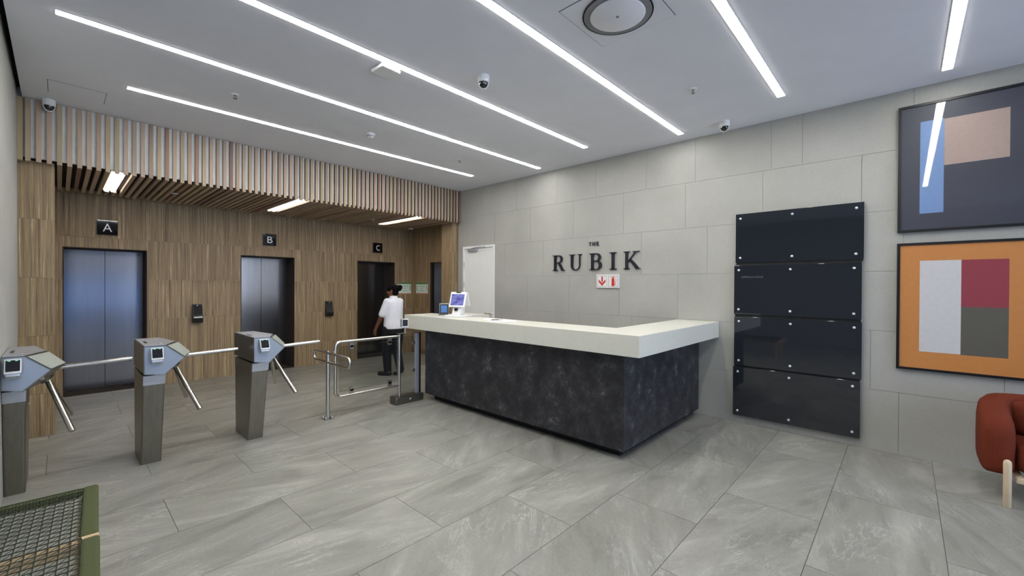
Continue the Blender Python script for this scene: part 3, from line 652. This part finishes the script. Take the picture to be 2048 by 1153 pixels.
for ch, y0 in (('R', 4.185), ('U', 3.865), ('B', 3.490), ('I', 3.150), ('K', 2.925)):
    mb = MB()
    for pg in GL[ch]: mb.prism(pg, sgn(y0, 1.837, 0.30 if ch != 'K' else 0.305) if 0 else (lambda u, v, d, y0=y0: (-d, (y0 - 3.42) - u * (0.285 if ch != 'K' else 0.262), (1.838 - 2.0) + v * 0.247)), 0.006, 0.026)
    obj('letter', mb, 'navy', sg)
for ch, yy in (('T', 3.485), ('H', 3.42), ('E', 3.355)):
    place(obj('letter', textmesh(ch, height=0.058, width=0.044 if ch != 'E' else 0.036, depth=0.012, bold=0.015), 'navy', sg), ON_RIGHT, (-0.004, yy - 3.42, 2.228 - 2.0))
# fire sign
t = thing('fire_sign', 'white wall sign with a red down arrow and red extinguisher', 'sign', (XW, 3.178, 1.667))
obj('plate', B(((-0.02, -0.186, -0.098), (0, 0.186, 0.098))), 'white', t, 0.003)
for cy_ in (0.09, -0.09):
    fb_ = MB(); y0, y1, z0, z1 = cy_ - 0.075, cy_ + 0.075, -0.08, 0.08
    for a, b_ in (((y0, z0), (y1, z0 + 0.004)), ((y0, z1 - 0.004), (y1, z1)), ((y0, z0), (y0 + 0.004, z1)), ((y1 - 0.004, z0), (y1, z1))): fb_.box((-0.0206, *a), (-0.0195, *b_))
    obj('border', fb_, 'grey', t)
F0 = lambda u, v, d: (-0.02 - d, 0.09 - u, v)
ar = MB(); ar.prism([(-0.013, -0.01), (0.013, -0.01), (0.013, 0.068), (-0.013, 0.068)], F0, 0, 0.001); ar.prism([(0, -0.068), (0.056, -0.012), (0.056, 0.028), (0, -0.028)], F0, 0, 0.001); ar.prism([(0, -0.068), (0, -0.028), (-0.056, 0.028), (-0.056, -0.012)], F0, 0, 0.001)
obj('arrow', ar, 'red', t)
F1 = lambda u, v, d: (-0.02 - d, -0.09 - u, v)
ex = MB(); ex.prism([(-0.024, -0.07), (0.022, -0.07), (0.022, 0.025)] + [(-0.001 + 0.023 * math.cos(a), 0.025 + 0.022 * math.sin(a)) for a in [math.pi * i / 8 for i in range(1, 8)]] + [(-0.024, 0.025)], F1, 0, 0.001); ex.prism([(-0.009, 0.045), (0.009, 0.045), (0.009, 0.06), (-0.009, 0.06)], F1, 0, 0.001)
ex.prism([(-0.045, 0.052), (0.02, 0.062), (0.02, 0.068), (-0.045, 0.058)], F1, 0, 0.001)
for pg in ribbon([(0.015, 0.062), (0.045, 0.05), (0.048, 0.02), (0.034, -0.02), (0.034, -0.055)], [0.005, 0.005, 0.005, 0.006, 0.012]): ex.prism(pg, F1, 0, 0.001)
obj('extinguisher_pictogram', ex, 'red', t)

# ------------------------------------------------------------------ directory panels
spec = [(2.445, 1.465, 'topmost of the four'), (1.845, 1.478, 'second from the top, with small grey lettering'), (1.249, 1.474, 'third from the top'), (0.660, 1.482, 'lowest of the four, near the floor')]
for i, (zt, yl, od) in enumerate(spec):
    wd, ht = 1.16, 0.568
    t = thing('directory_sign', 'black glossy glass directory sign, ' + od, 'directory sign', (XW - 0.02, yl - wd / 2, zt - ht / 2), 0, 'black directory signs')
    obj('backing', B(((-0.015, -wd / 2 + 0.006, -ht / 2 - (0.021, 0.017, 0.0095, -0.006)[i]), (0, wd / 2 - 0.006, ht / 2 + (0.010 if i else -0.006)))), 'plinth', t)
    for sy in (-1, 1): obj('standoff', B(((0, sy * (wd / 2 - 0.12) - 0.02, -ht / 2 + 0.05), (0.02, sy * (wd / 2 - 0.12) + 0.02, ht / 2 - 0.05))), 'plinth', t)
    obj('glass_sheet', B(((-0.027, -wd / 2, -ht / 2), (-0.015, wd / 2, ht / 2))), 'panelglass', t, 0.0015)
    for yy in (-wd / 2 + 0.06, 0.02, wd / 2 - 0.05):
        for zz in (-ht / 2 + 0.055, ht / 2 - 0.055):
            obj('stud', MB().lathe([(0.013, 0), (0.013, 0.008), (0.010, 0.013), (0.002, 0.014)], (-0.027, yy, zz), 14, (-1, 0, 0)), 'stud', t)
    if i == 1:
        place(obj('lettering', textmesh('AFRICAN BANK', width=0.225, depth=0.0008), plain('dim_grey_ink', (92, 94, 98), 0.5), t), ON_RIGHT, (-0.0272, wd / 2 - 0.19, ht / 2 - 0.135))

# ------------------------------------------------------------------ framed prints
def framed(label, z0, z1, ground, blocks):
    y1, y0 = 0.062, -0.785
    t = thing('framed_print', label, 'picture', (XW, (y0 + y1) / 2, (z0 + z1) / 2), 0, 'framed abstract prints')
    hy, hz = (y1 - y0) / 2, (z1 - z0) / 2; f = 0.022
    fr = MB(); fr.box((-0.04, -hy, -hz), (0, -hy + f, hz)); fr.box((-0.04, hy - f, -hz), (0, hy, hz)); fr.box((-0.04, -hy + f, -hz), (0, hy - f, -hz + f)); fr.box((-0.04, -hy + f, hz - f), (0, hy - f, hz))
    obj('frame', fr, 'frameblk', t)
    obj('print_ground', B(((-0.03, -hy + f, -hz + f), (-0.005, hy - f, hz - f))), ground, t)
    yc, zc = (y0 + y1) / 2, (z0 + z1) / 2
    for (a, b_, c, d, mt) in blocks: obj('colour_block', B(((-0.0304, a - yc, c - zc), (-0.03, b_ - yc, d - zc))), mt, t)
framed('framed slate abstract print with blue and blush blocks, the upper one', 2.117, 3.300, 'p_dark', [(-0.243, -0.088, 2.283, 3.13, 'p_blue'), (-0.631, -0.2435, 2.704, 3.122, 'p_tan')])
framed('framed ochre abstract print with pale, crimson and olive blocks, the lower one', 0.830, 2.015, 'p_org', [(-0.359, -0.095, 1.008, 1.847, 'p_wht'), (-0.636, -0.3595, 1.43, 1.847, 'p_red'), (-0.636, -0.3595, 1.004, 1.4295, 'p_olv')])

# ------------------------------------------------------------------ tripod turnstiles
def turnstile(x0, label, trim=0.0):
    t = thing('turnstile', label, 'turnstile', (x0, 5.1, 0), 0, 'tripod turnstiles')
    l = trim
    def sec(z, yf, yb, xl, xr): return [(xl, yf - 5.1, z), (xr, yf - 5.1, z), (xr, yb - 5.1, z), (xl, yb - 5.1, z)]
    obj('cabinet', MB().loft([sec(0, 4.90, 5.33, l, 0.142), sec(0.805, 4.75, 5.365, l, 0.150)], smooth=False), 'steeldark', t, 0.012, 3)
    obj('collar', MB().loft([sec(0.722, 4.758, 4.79, l, 0.150), sec(0.806, 4.743, 4.79, l, 0.152)], smooth=False), 'silver', t, 0.004)
    F = [(l, 1.064), (0.147, 1.062), (0.277, 0.945), (0.135, 0.806), (l, 0.828)]
    Mi = [(l, 1.066), (0.262, 1.062), (0.360, 0.955), (0.205, 0.806), (l, 0.822)]
    Bk = [(l, 1.066), (0.185, 1.064), (0.275, 0.955), (0.16, 0.806), (l, 0.822)]
    S3 = [[(x, yy - 5.1, z) for x, z in P_] for yy, P_ in ((4.69, F), (4.93, Mi), (5.38, Bk))]
    hd = MB(); hd.loft(S3, smooth=False); obj('head', hd, 'steel', t, 0.006)
    fp = MB(); ins = [(l + 0.006, 1.058), (0.144, 1.056), (0.268, 0.945), (0.133, 0.813), (l + 0.006, 0.833)]
    fp.prism(ins, lambda u, v, d: (u, 4.69 - 5.1 - d, v), 0, 0.003); obj('face_plate', fp, plain('satin_face', (150, 158, 168), 0.45, 0.35, var=0.03), t)
    ln = MB(); a, b_, c, d = [Vector(q) for q in (S3[0][1], S3[1][1], S3[1][2], S3[0][2])]; nn = (b_ - a).cross(d - a).normalized()
    if nn.x < 0: nn = -nn
    ctr = (a + b_ + c + d) / 4
    q = [ctr + (p_ - ctr) * 0.90 + nn * 0.0015 for p_ in (a, b_, c, d)]; ln.add(q + [p_ + nn * 0.004 for p_ in q], [(0, 1, 2, 3), (7, 6, 5, 4), (0, 4, 5, 1), (1, 5, 6, 2), (2, 6, 7, 3), (3, 7, 4, 0)])
    obj('lens_panel', ln, 'lensgrey', t)
    lid = MB(); lid.add([(l + 0.006, 4.70 - 5.1, 1.0665), (0.143, 4.70 - 5.1, 1.0655), (0.245, 4.93 - 5.1, 1.0665), (0.18, 5.36 - 5.1, 1.0675), (l + 0.006, 5.36 - 5.1, 1.0675)], [(0, 1, 2, 3, 4)]); lid.add([(x, y, z + 0.003) for x, y, z in lid.v[:5]], [(0, 1, 2, 3, 4)])
    for i in range(5): lid.f.append((i, (i + 1) % 5, 5 + (i + 1) % 5, 5 + i)); lid.sm.append(False)
    obj('lid', lid, 'silver', t)
    obj('card_slot', B(((l + 0.03, -0.17, 1.069), (l + 0.05, -0.02, 1.0715))), 'black', t, 0.001)
    for yy in (-0.28, 0.05): obj('lid_screw', MB().lathe([(0.006, 0), (0.006, 0.003)], (0.13, yy, 1.069), 10), 'stud', t)
    # card reader with tilted screen
    rx = 0.083 + l * 0.3
    rd = obj('card_reader', MB().obox((rx, 4.655 - 5.1, 1.0), (0.082, 0.026, 0.105), Matrix.Rotation(math.radians(-22), 3, 'X')), 'white', t, 0.004)
    RR = Matrix.Rotation(math.radians(-22), 3, 'X'); nf = RR @ Vector((0, -1, 0))
    obj('reader_screen', MB().obox(Vector((rx, 4.655 - 5.1, 1.003)) + nf * 0.0135, (0.068, 0.002, 0.082), RR), 'blackglass', rd)
    for sx in (-0.018, 0.018): obj('led', MB().obox(Vector((rx + sx, 4.655 - 5.1, 1.003)) + nf * 0.0146 + RR @ Vector((0, 0, 0.036)), (0.014, 0.001, 0.004), RR), 'led', rd)
    bk = MB(); bk.add([(rx + sx, y - 5.1, z) for sx in (-0.034, 0.034) for y, z in ((4.688, 0.915), (4.688, 1.03), (4.655, 1.03), (4.635, 0.935), (4.65, 0.915))], [(0, 1, 2, 3, 4), (9, 8, 7, 6, 5)] + [(i, 5 + i, 5 + (i + 1) % 5, (i + 1) % 5) for i in range(5)])
    obj('reader_bracket', bk, 'silver', rd)
    # tripod
    hub = Vector((0.245, -0.10, 0.845)); ax = Vector((1, 0, -1)).normalized()
    hb = obj('hub', MB().lathe([(0.05, -0.05), (0.05, 0.012), (0.042, 0.022), (0.01, 0.026)], hub, 20, ax), 'steel', t)
    for dirv, st in ((Vector((1, 0, 0.03)), 0.0), (Vector((0.27, -0.612, -0.74)), 0.0), (Vector((0.27, 0.612, -0.74)), 0.0)):
        dv = dirv.normalized(); s0 = hub + ax * 0.005
        if dv.z > -0.1: s0 = hub + Vector((0.03, 0, 0.075)); pts = [hub + ax * 0.01, s0 + Vector((0.01, 0, -0.02)), s0 + Vector((0.05, 0, 0)), s0 + dv * 0.485]
        else: pts = [s0, s0 + dv * 0.03, s0 + dv * 0.515]
        obj('arm', MB().tube(pts, 0.0185, 14), 'chrome', t)
    obj('key_lock', MB().lathe([(0.008, 0), (0.008, 0.006)], (0.147, 0.1, 0.62), 10, (1, 0, 0)), 'stud', t)
turnstile(-0.318, 'steel tripod turnstile at the left picture edge, against the left wall', 0.034)
turnstile(0.487, 'steel tripod turnstile in the middle of the three')
turnstile(1.310, 'steel tripod turnstile nearest the glass swing gate')

# ------------------------------------------------------------------ rail post and glass swing gate
p = thing('rail_post', 'thin steel post with an oval loop rail beside the swing gate', 'post', (2.18, 5.02, 0))
obj('pole', MB().tube([(0, 0, 0.006), (0, 0, 0.80)], 0.0235, 18), 'chrome', p)
obj('cap', MB().lathe([(0.026, 0.80), (0.026, 0.812)], (0, 0, 0), 18), 'chrome', p)
lp = []
for a in range(-90, 91, 18): lp.append((0, -0.50 - 0.056 * math.cos(math.radians(a)) , 0.728 + 0.056 * math.sin(math.radians(a))))
lp2 = []
for a in range(90, 271, 18): lp2.append((0, 0.34 - 0.056 * math.cos(math.radians(a)), 0.728 + 0.056 * math.sin(math.radians(a))))
obj('loop_rail', MB().tube([(0, q[1], q[2]) for q in lp] + lp2, 0.016, 10, closed=True), 'chrome', p, loc=(-0.0, 0, 0))
obj('base_plate', B(((-0.05, -0.05, 0), (0.05, 0.05, 0.006))), 'steel', p)
for sx in (-0.036, 0.036):
    for sy in (-0.036, 0.036): obj('anchor_bolt', MB().lathe([(0.006, 0.006), (0.006, 0.03), (0.004, 0.034)], (sx, sy, 0), 8), 'stud', p)

gate = thing('swing_gate', 'low swing gate of bent steel tube holding a clear glass pane', 'gate', (3.24, 4.985, 0))
gx = lambda x: x - 3.24
def fillet(c, r, a0, a1): return [(gx(c[0]) + r * math.cos(math.radians(a)), 0, c[1] + r * math.sin(math.radians(a))) for a in range(a0, a1 + (1 if a1 > a0 else -1), 15 if a1 > a0 else -15)]
pts = [(gx(3.125), 0, 0.905)] + fillet((2.315, 0.845), 0.06, 90, 180) + fillet((2.315, 0.305), 0.06, 180, 270) + [(gx(3.125), 0, 0.245)]
pts = [(gx(3.125), 0, 0.905)] + [(a, 0, c) for a, _, c in fillet((2.315, 0.845), 0.06, 90, 180)] + [(a, 0, c) for a, _, c in fillet((2.315, 0.305), 0.06, 180, 270)] + [(gx(3.125), 0, 0.245)]
obj('tube_frame', MB().tube(pts, 0.0185, 14), 'chrome', gate)
obj('pivot_post', MB().tube([(gx(3.125), 0, 0.09), (gx(3.125), 0, 0.925)], 0.0195, 16), 'chrome', gate)
obj('glass_pane', B(((gx(2.30), -0.005, 0.30), (gx(3.095), 0.005, 0.85))), 'glass', gate)
for cx_ in (2.455, 2.98):
    for z0, z1 in ((0.262, 0.315), (0.83, 0.885)):
        cl = MB(); zc = 0.315 if z0 < 0.5 else 0.83
        cl.lathe([(0.026, -0.014), (0.026, 0.014)], (gx(cx_), 0, zc), 18, (0, 1, 0)); cl.box((gx(cx_) - 0.026, -0.014, z0), (gx(cx_) + 0.026, 0.014, z1)); obj('glass_clip', cl, 'chrome', gate)
bx_ = MB(); bx_.box((gx(3.03), -0.078, 0), (gx(3.47), 0.078, 0.1)); obj('base_housing', bx_, 'steel', gate, 0.012, 3)
obj('base_lock', MB().lathe([(0.013, 0), (0.013, 0.005), (0.007, 0.006)], (gx(3.25), -0.078, 0.055), 14, (0, -1, 0)), 'stud', gate)
obj('fixed_post', B(((gx(3.375), -0.025, 0.1), (gx(3.425), 0.025, 0.935))), 'silver', gate, 0.003)
obj('post_edge', B(((gx(3.4255), -0.024, 0.1), (gx(3.455), 0.024, 0.935))), 'black', gate)
obj('top_plate', B(((gx(3.10), -0.03, 0.935), (gx(3.455), 0.03, 0.943))), 'steel', gate, 0.002)
for z in (0.42, 0.80): obj('glass_clip', MB().lathe([(0.024, -0.013), (0.024, 0.013)], (gx(3.355), 0, z), 18, (0, 1, 0)), 'chrome', gate)
obj('side_pane', B(((gx(3.15), -0.004, 0.115), (gx(3.365), 0.004, 0.90))), 'glass', gate)
rd = thing('keypad_reader', 'small white keypad reader on a stem above the swing gate', 'card reader', (3.215, 4.985, 0.943), math.radians(-25))
obj('stem', MB().tube([(0, 0.01, 0), (0, 0.01, 0.09)], 0.009, 8), 'silver', rd)
obj('body', B(((-0.042, -0.012, 0.075), (0.042, 0.03, 0.19))), 'white', rd, 0.005); obj('keypad', B(((-0.034, -0.014, 0.095), (0.034, -0.0115, 0.182))), 'black', rd)
obj('mount_box', B(((-0.06, 0.0, 0.08), (-0.0425, 0.03, 0.185))), 'grey', rd, 0.003)

# ------------------------------------------------------------------ person
per = thing('person', 'person in a white short sleeved shirt and black trousers walking towards the lifts', 'person', (4.02, 6.60, 0), math.radians(6))
def remesh(o, vox, smooth=4, fac=0.5):
    r = o.modifiers.new('remesh', 'REMESH'); r.mode = 'VOXEL'; r.voxel_size = vox; r.use_smooth_shade = True
    if smooth: s = o.modifiers.new('smooth', 'SMOOTH'); s.iterations = smooth; s.factor = fac
    return o
def ell(z, rx, ry, cx=0, cy=0, n=20): return [(cx + rx * math.cos(2 * math.pi * k / n), cy + ry * math.sin(2 * math.pi * k / n), z) for k in range(n)]
hips = {-1: Vector((-0.09, 0.01, 0.84)), 1: Vector((0.09, -0.01, 0.84))}
knee = {-1: Vector((-0.075, 0.09, 0.46)), 1: Vector((0.075, 0.0, 0.45))}
ank = {-1: Vector((-0.06, 0.08, 0.085)), 1: Vector((0.05, -0.13, 0.11))}
sho = {-1: Vector((-0.15, 0.0, 1.295)), 1: Vector((0.15, 0.0, 1.295))}
elb = {-1: Vector((-0.205, 0.06, 1.045)), 1: Vector((0.17, 0.07, 1.05))}
wri = {-1: Vector((-0.225, 0.19, 0.83)), 1: Vector((0.14, 0.25, 0.92))}
bd = MB()
bd.loft([ell(0.80, 0.13, 0.11), ell(0.95, 0.145, 0.12), ell(1.1, 0.14, 0.11), ell(1.25, 0.155, 0.105), ell(1.33, 0.11, 0.08), ell(1.37, 0.055, 0.055)])
bd.capsule((0, 0.0, 1.34), (0, 0.012, 1.43), 0.052, 0.05)
hc = Vector((-0.005, 0.02, 1.49)); look = Vector((-0.62, 0.78, -0.05)).normalized(); side = look.cross(Vector((0, 0, 1))).normalized()
bd.capsule(hc + Vector((0, 0, 0.015)) - look * 0.015, hc + Vector((0, 0, -0.035)) + look * 0.028, 0.085, 0.060)
bd.capsule(hc + look * 0.078 + Vector((0, 0, -0.005)), hc + look * 0.098 + Vector((0, 0, -0.026)), 0.008, 0.012)       # nose
bd.capsule(hc + look * 0.074 + Vector((0, 0, -0.058)) - side * 0.016, hc + look * 0.074 + Vector((0, 0, -0.058)) + side * 0.016, 0.009, 0.009)   # lips
bd.capsule(hc + look * 0.062 + Vector((0, 0, -0.088)), hc + look * 0.066 + Vector((0, 0, -0.086)), 0.018, 0.018)       # chin
for sgx in (-1, 1):
    e = hc + side * sgx * 0.076 + Vector((0, 0, -0.012)); bd.capsule(e + Vector((0, 0, 0.018)), e + Vector((0, 0, -0.018)), 0.013, 0.010)
    bd.capsule(sho[sgx] * 0.96 + elb[sgx] * 0.04, elb[sgx], 0.044, 0.042); bd.capsule(elb[sgx], wri[sgx], 0.043, 0.028)
    bd.capsule(hips[sgx], knee[sgx], 0.085, 0.06); bd.capsule(knee[sgx], ank[sgx], 0.06, 0.04)
    d = (wri[sgx] - elb[sgx]).normalized(); d = (d + Vector((0, 0, -0.55))).normalized(); a = Vector((0, 1, 0)) - d * d.y; a.normalize()
    w_ = wri[sgx]; pm = w_ + d * 0.075
    bd.capsule(w_, pm + a * 0.018, 0.026, 0.022); bd.capsule(w_, pm - a * 0.018, 0.026, 0.020)
    inn = Vector((-sgx, 0, 0))
    for kf, (off, ln_) in enumerate(((0.030, 0.066), (0.010, 0.074), (-0.011, 0.068), (-0.031, 0.054))):
        b0 = pm + a * off; b1 = b0 + d * ln_ * 0.5 + inn * 0.004; b2 = b1 + d * ln_ * 0.42 + inn * 0.022
        bd.capsule(b0, b1, 0.0098, 0.009); bd.capsule(b1, b2, 0.009, 0.0078)
    tb = w_ + d * 0.025 + a * 0.026; t1 = tb + d * 0.035 + a * 0.026 + inn * 0.01; bd.capsule(tb, t1, 0.012, 0.0105); bd.capsule(t1, t1 + d * 0.034 + inn * 0.006, 0.0105, 0.0085)
remesh(obj('body', bd, 'skin', per), 0.006, 3)
# eyes
for sgx in (-1, 1): obj('eye', MB().lathe([(0.002, -0.009), (0.009, -0.003), (0.010, 0.002), (0.004, 0.008)], hc + look * 0.074 + side * sgx * 0.03 + Vector((0, 0, 0.006)), 12, look), 'black', per)
hr = MB(); hr.capsule(hc + Vector((0, 0, 0.03)) - look * 0.022, hc + Vector((0, 0, 0.036)) + look * 0.016, 0.088, 0.074); hr.capsule(hc + Vector((0, 0, -0.035)) - look * 0.038, hc + Vector((0, 0, 0.03)) - look * 0.03, 0.066, 0.083)
bun = hc - look * 0.118 + Vector((0, 0, 0.045)); hr.capsule(bun, bun + Vector((0.01, 0, 0.012)), 0.052, 0.048); hr.capsule(bun + look * 0.05, bun + look * 0.08, 0.03, 0.04)
remesh(obj('hair', hr, 'hair', per), 0.008, 2)
sh = MB()
sh.loft([ell(0.83, 0.185, 0.165, 0, -0.01), ell(0.90, 0.182, 0.160, 0, -0.008), ell(1.0, 0.172, 0.148), ell(1.12, 0.168, 0.14, 0, -0.005), ell(1.22, 0.178, 0.132, 0, -0.008), ell(1.30, 0.168, 0.112, 0, -0.008), ell(1.345, 0.11, 0.085, 0, -0.005), ell(1.385, 0.066, 0.064)])
for sgx in (-1, 1): sh.capsule(sho[sgx] + Vector((-sgx * 0.02, 0, 0)), sho[sgx] + (elb[sgx] - sho[sgx]) * 0.84, 0.072, 0.062)
sh.loft([ell(1.36, 0.068, 0.066), ell(1.405, 0.060, 0.060)])
remesh(obj('shirt', sh, 'shirt', per), 0.009, 3)
tr = MB(); tr.loft([ell(0.74, 0.165, 0.150, 0, -0.01), ell(0.84, 0.172, 0.155, 0, -0.012), ell(0.92, 0.160, 0.140, 0, -0.005)])
for sgx in (-1, 1): tr.capsule(hips[sgx] + Vector((0, 0, -0.03)), knee[sgx], 0.115, 0.086); tr.capsule(knee[sgx], ank[sgx] + Vector((0, 0, 0.0)), 0.086, 0.066)
remesh(obj('trousers', tr, 'trousers', per), 0.009, 3)
for sgx in (-1, 1):
    s_ = MB(); a0 = ank[sgx]
    if sgx == -1: s_.capsule(a0 + Vector((0, -0.05, -0.04)), a0 + Vector((-0.09, 0.11, -0.048)), 0.042, 0.036); s_.capsule(a0 + Vector((0, -0.02, -0.02)), a0 + Vector((0, -0.02, 0.03)), 0.045, 0.045)
    else: s_.capsule(a0 + Vector((0, -0.03, -0.015)), a0 + Vector((0.0, 0.10, -0.078)), 0.042, 0.036); s_.capsule(a0, a0 + Vector((0, 0.0, 0.04)), 0.045, 0.045); s_.capsule(a0 + Vector((0, 0.10, -0.082)), a0 + Vector((0.0, 0.16, -0.086)), 0.034, 0.030)
    remesh(obj('shoe', s_, 'shoe', per), 0.008, 2)

# ------------------------------------------------------------------ terracotta armchair
ch = thing('armchair', 'terracotta boucle tub armchair with pale round wooden legs', 'armchair', (5.06, -0.83, 0))
def rsec(P0, nrm3, th_, z0, z1, k=1.0):
    out = []; hz = (z1 - z0) / 2; zc = (z0 + z1) / 2
    for i in range(20):
        a = 2 * math.pi * i / 20; c_, s_ = math.cos(a), math.sin(a); e_ = 0.42
        out.append(Vector((P0[0], P0[1], 0)) + nrm3 * (th_ / 2 * k * math.copysign(abs(c_) ** e_, c_)) + Vector((0, 0, zc + hz * (0.55 + 0.45 * k) * math.copysign(abs(s_) ** e_, s_))))
    return out
path = []
hw, hd_ = 0.315, 0.30
fx = (-0.315, -0.308, -0.29, -0.26, -0.2, -0.13, -0.06, 0.0)
for i in range(8): path.append((fx[i], hw, 0))
for i in range(1, 14):
    a = math.radians(90 - 180 * i / 14); path.append((0.02 + 0.22 * math.cos(a), hw * math.sin(a), 0))
for i in range(8): path.append((fx[7 - i], -hw, 0))
secs = []; npth = len(path)
for i, q in enumerate(path):
    a = Vector(path[max(i - 1, 0)]); b_ = Vector(path[min(i + 1, npth - 1)]); d = (b_ - a).normalized(); nn = Vector((d.y, -d.x, 0))
    s = 1 - abs(2 * i / (npth - 1) - 1)
    zt = 0.555 + 0.185 * min(1, s * 1.5)
    kk = {0: 0.25, 1: 0.62, 2: 0.84, 3: 0.95}.get(min(i, npth - 1 - i), 1.0)
    secs.append(rsec(q, nn, 0.185, 0.205, zt, kk))
tb_ = obj('tub_shell', MB().loft(secs), 'terra', ch)
cu_ = MB(); cs = []
for i in range(9):
    z = [0.24, 0.25, 0.29, 0.36, 0.40, 0.43, 0.445, 0.45, 0.452][i]; k = [0.80, 0.92, 1, 1, 0.99, 0.96, 0.88, 0.7, 0.3][i]
    cs.append([Vector((-0.085 + 0.235 * k * math.copysign(abs(math.cos(a)) ** 0.45, math.cos(a)) - (0.0), 0.232 * k * math.copysign(abs(math.sin(a)) ** 0.45, math.sin(a)), z)) for a in [2 * math.pi * j / 28 for j in range(28)]])
obj('seat_cushion', cu_.loft(cs), 'terra', ch)
bk_ = MB(); cs = []
for i in range(7):
    k = [0.6, 0.9, 1, 1, 1, 0.9, 0.6][i]; z = [0.44, 0.46, 0.52, 0.6, 0.66, 0.70, 0.715][i]
    cs.append([Vector((0.105 + 0.07 * k * math.cos(a), 0.225 * k * math.copysign(abs(math.sin(a)) ** 0.5, math.sin(a)), z)) for a in [2 * math.pi * j / 24 for j in range(24)]])
obj('back_cushion', bk_.loft(cs), 'terra', ch)
for lx, ly in ((-0.346, 0.276), (-0.346, -0.276), (0.22, 0.21), (0.22, -0.21)):
    h_ = 0.345 if lx < 0 else 0.25
    obj('leg', MB().lathe([(0.018, 0), (0.021, 0.004), (0.022, h_ - 0.022), (0.018, h_ - 0.008), (0.009, h_), (0.001, h_ + 0.001)], (lx, ly, 0), 20), 'ash', ch)
for sy in (-1, 1): obj('under_rail', B(((-0.325, sy * 0.21 - 0.02, 0.18), (0.20, sy * 0.21 + 0.02, 0.22))), 'ash', ch, 0.004)

# ------------------------------------------------------------------ woven bench
bn = thing('woven_bench', 'low olive green rope woven bench with wooden rails in the near left corner', 'bench', (0.158, 3.46, 0), math.radians(-2.6))
ZT = 0.425
def seat(y1, y0, x0, x1, far=True):
    f_r = obj('seat_frame', B(((x1 - 0.066, y0, ZT - 0.045), (x1, y1, ZT))), 'ropeY', bn, 0.014, 3)
    obj('frame_rail', B(((x0, y0, ZT - 0.045), (x0 + 0.066, y1, ZT))), 'ropeY', f_r, 0.014, 3)
    if far: obj('frame_rail', B(((x0 + 0.067, y1 - 0.05, ZT - 0.045), (x1 - 0.067, y1, ZT - 0.003))), 'ropeX', f_r, 0.012, 3)
    cd = MB(); r = 0.0026
    xa, xb, ya, yb = x0 + 0.06, x1 - 0.06, y0 - 0.03, y1 - (0.03 if far else 0.0)
    zz = ZT - 0.006
    def cord(a, b_, z): cd.tube([(*a, z), (*b_, z)], r, 5, cap=False)
    nx = int((xb - xa) / 0.034); ny = int((yb - ya) / 0.046)
    for i in range(nx + 1): x = xa + (xb - xa) * i / nx; cord((x, ya), (x, yb), zz)
    for j in range(ny + 1): y = ya + (yb - ya) * j / ny; cord((xa, y), (xb, y), zz + 0.005)
    for j in range(ny):
        y = ya + (yb - ya) * j / ny; h_ = (yb - ya) / ny
        for i in range(nx): cd.tube([(xa + (xb - xa) * i / nx, y, zz + 0.0025), (xa + (xb - xa) * (i + 1) / nx, y + h_, zz + 0.0025)], 0.0018, 4, cap=False)
    m_ = obj('rope_mesh', cd, 'mesh', f_r); m_['kind'] = 'stuff'
seat(0.0, -0.665, -0.78, 0.0); seat(-0.70, -1.42, -0.78, 0.004, False)
obj('wooden_rail', B(((-0.79, -0.728, ZT - 0.060), (-0.068, -0.6655, ZT - 0.011)), ((-0.068, -0.6995, ZT - 0.05), (0.0, -0.6655, ZT - 0.006))), 'beech', bn, 0.004)
obj('wooden_rail', B(((-0.79, -1.47, ZT - 0.062), (0.0, -1.421, ZT - 0.016))), 'beech', bn, 0.004)
for x in (-0.74, -0.06):
    for y in (-0.09, -1.38): obj('leg', MB().tube([(x, y, 0), (x, y, ZT - 0.046)], [0.016, 0.022], 14), 'beech', bn)
for x in (-0.74, -0.06): obj('side_rail', B(((x - 0.018, -1.36, ZT - 0.085), (x + 0.018, -0.11, ZT - 0.063))), 'beech', bn, 0.003)
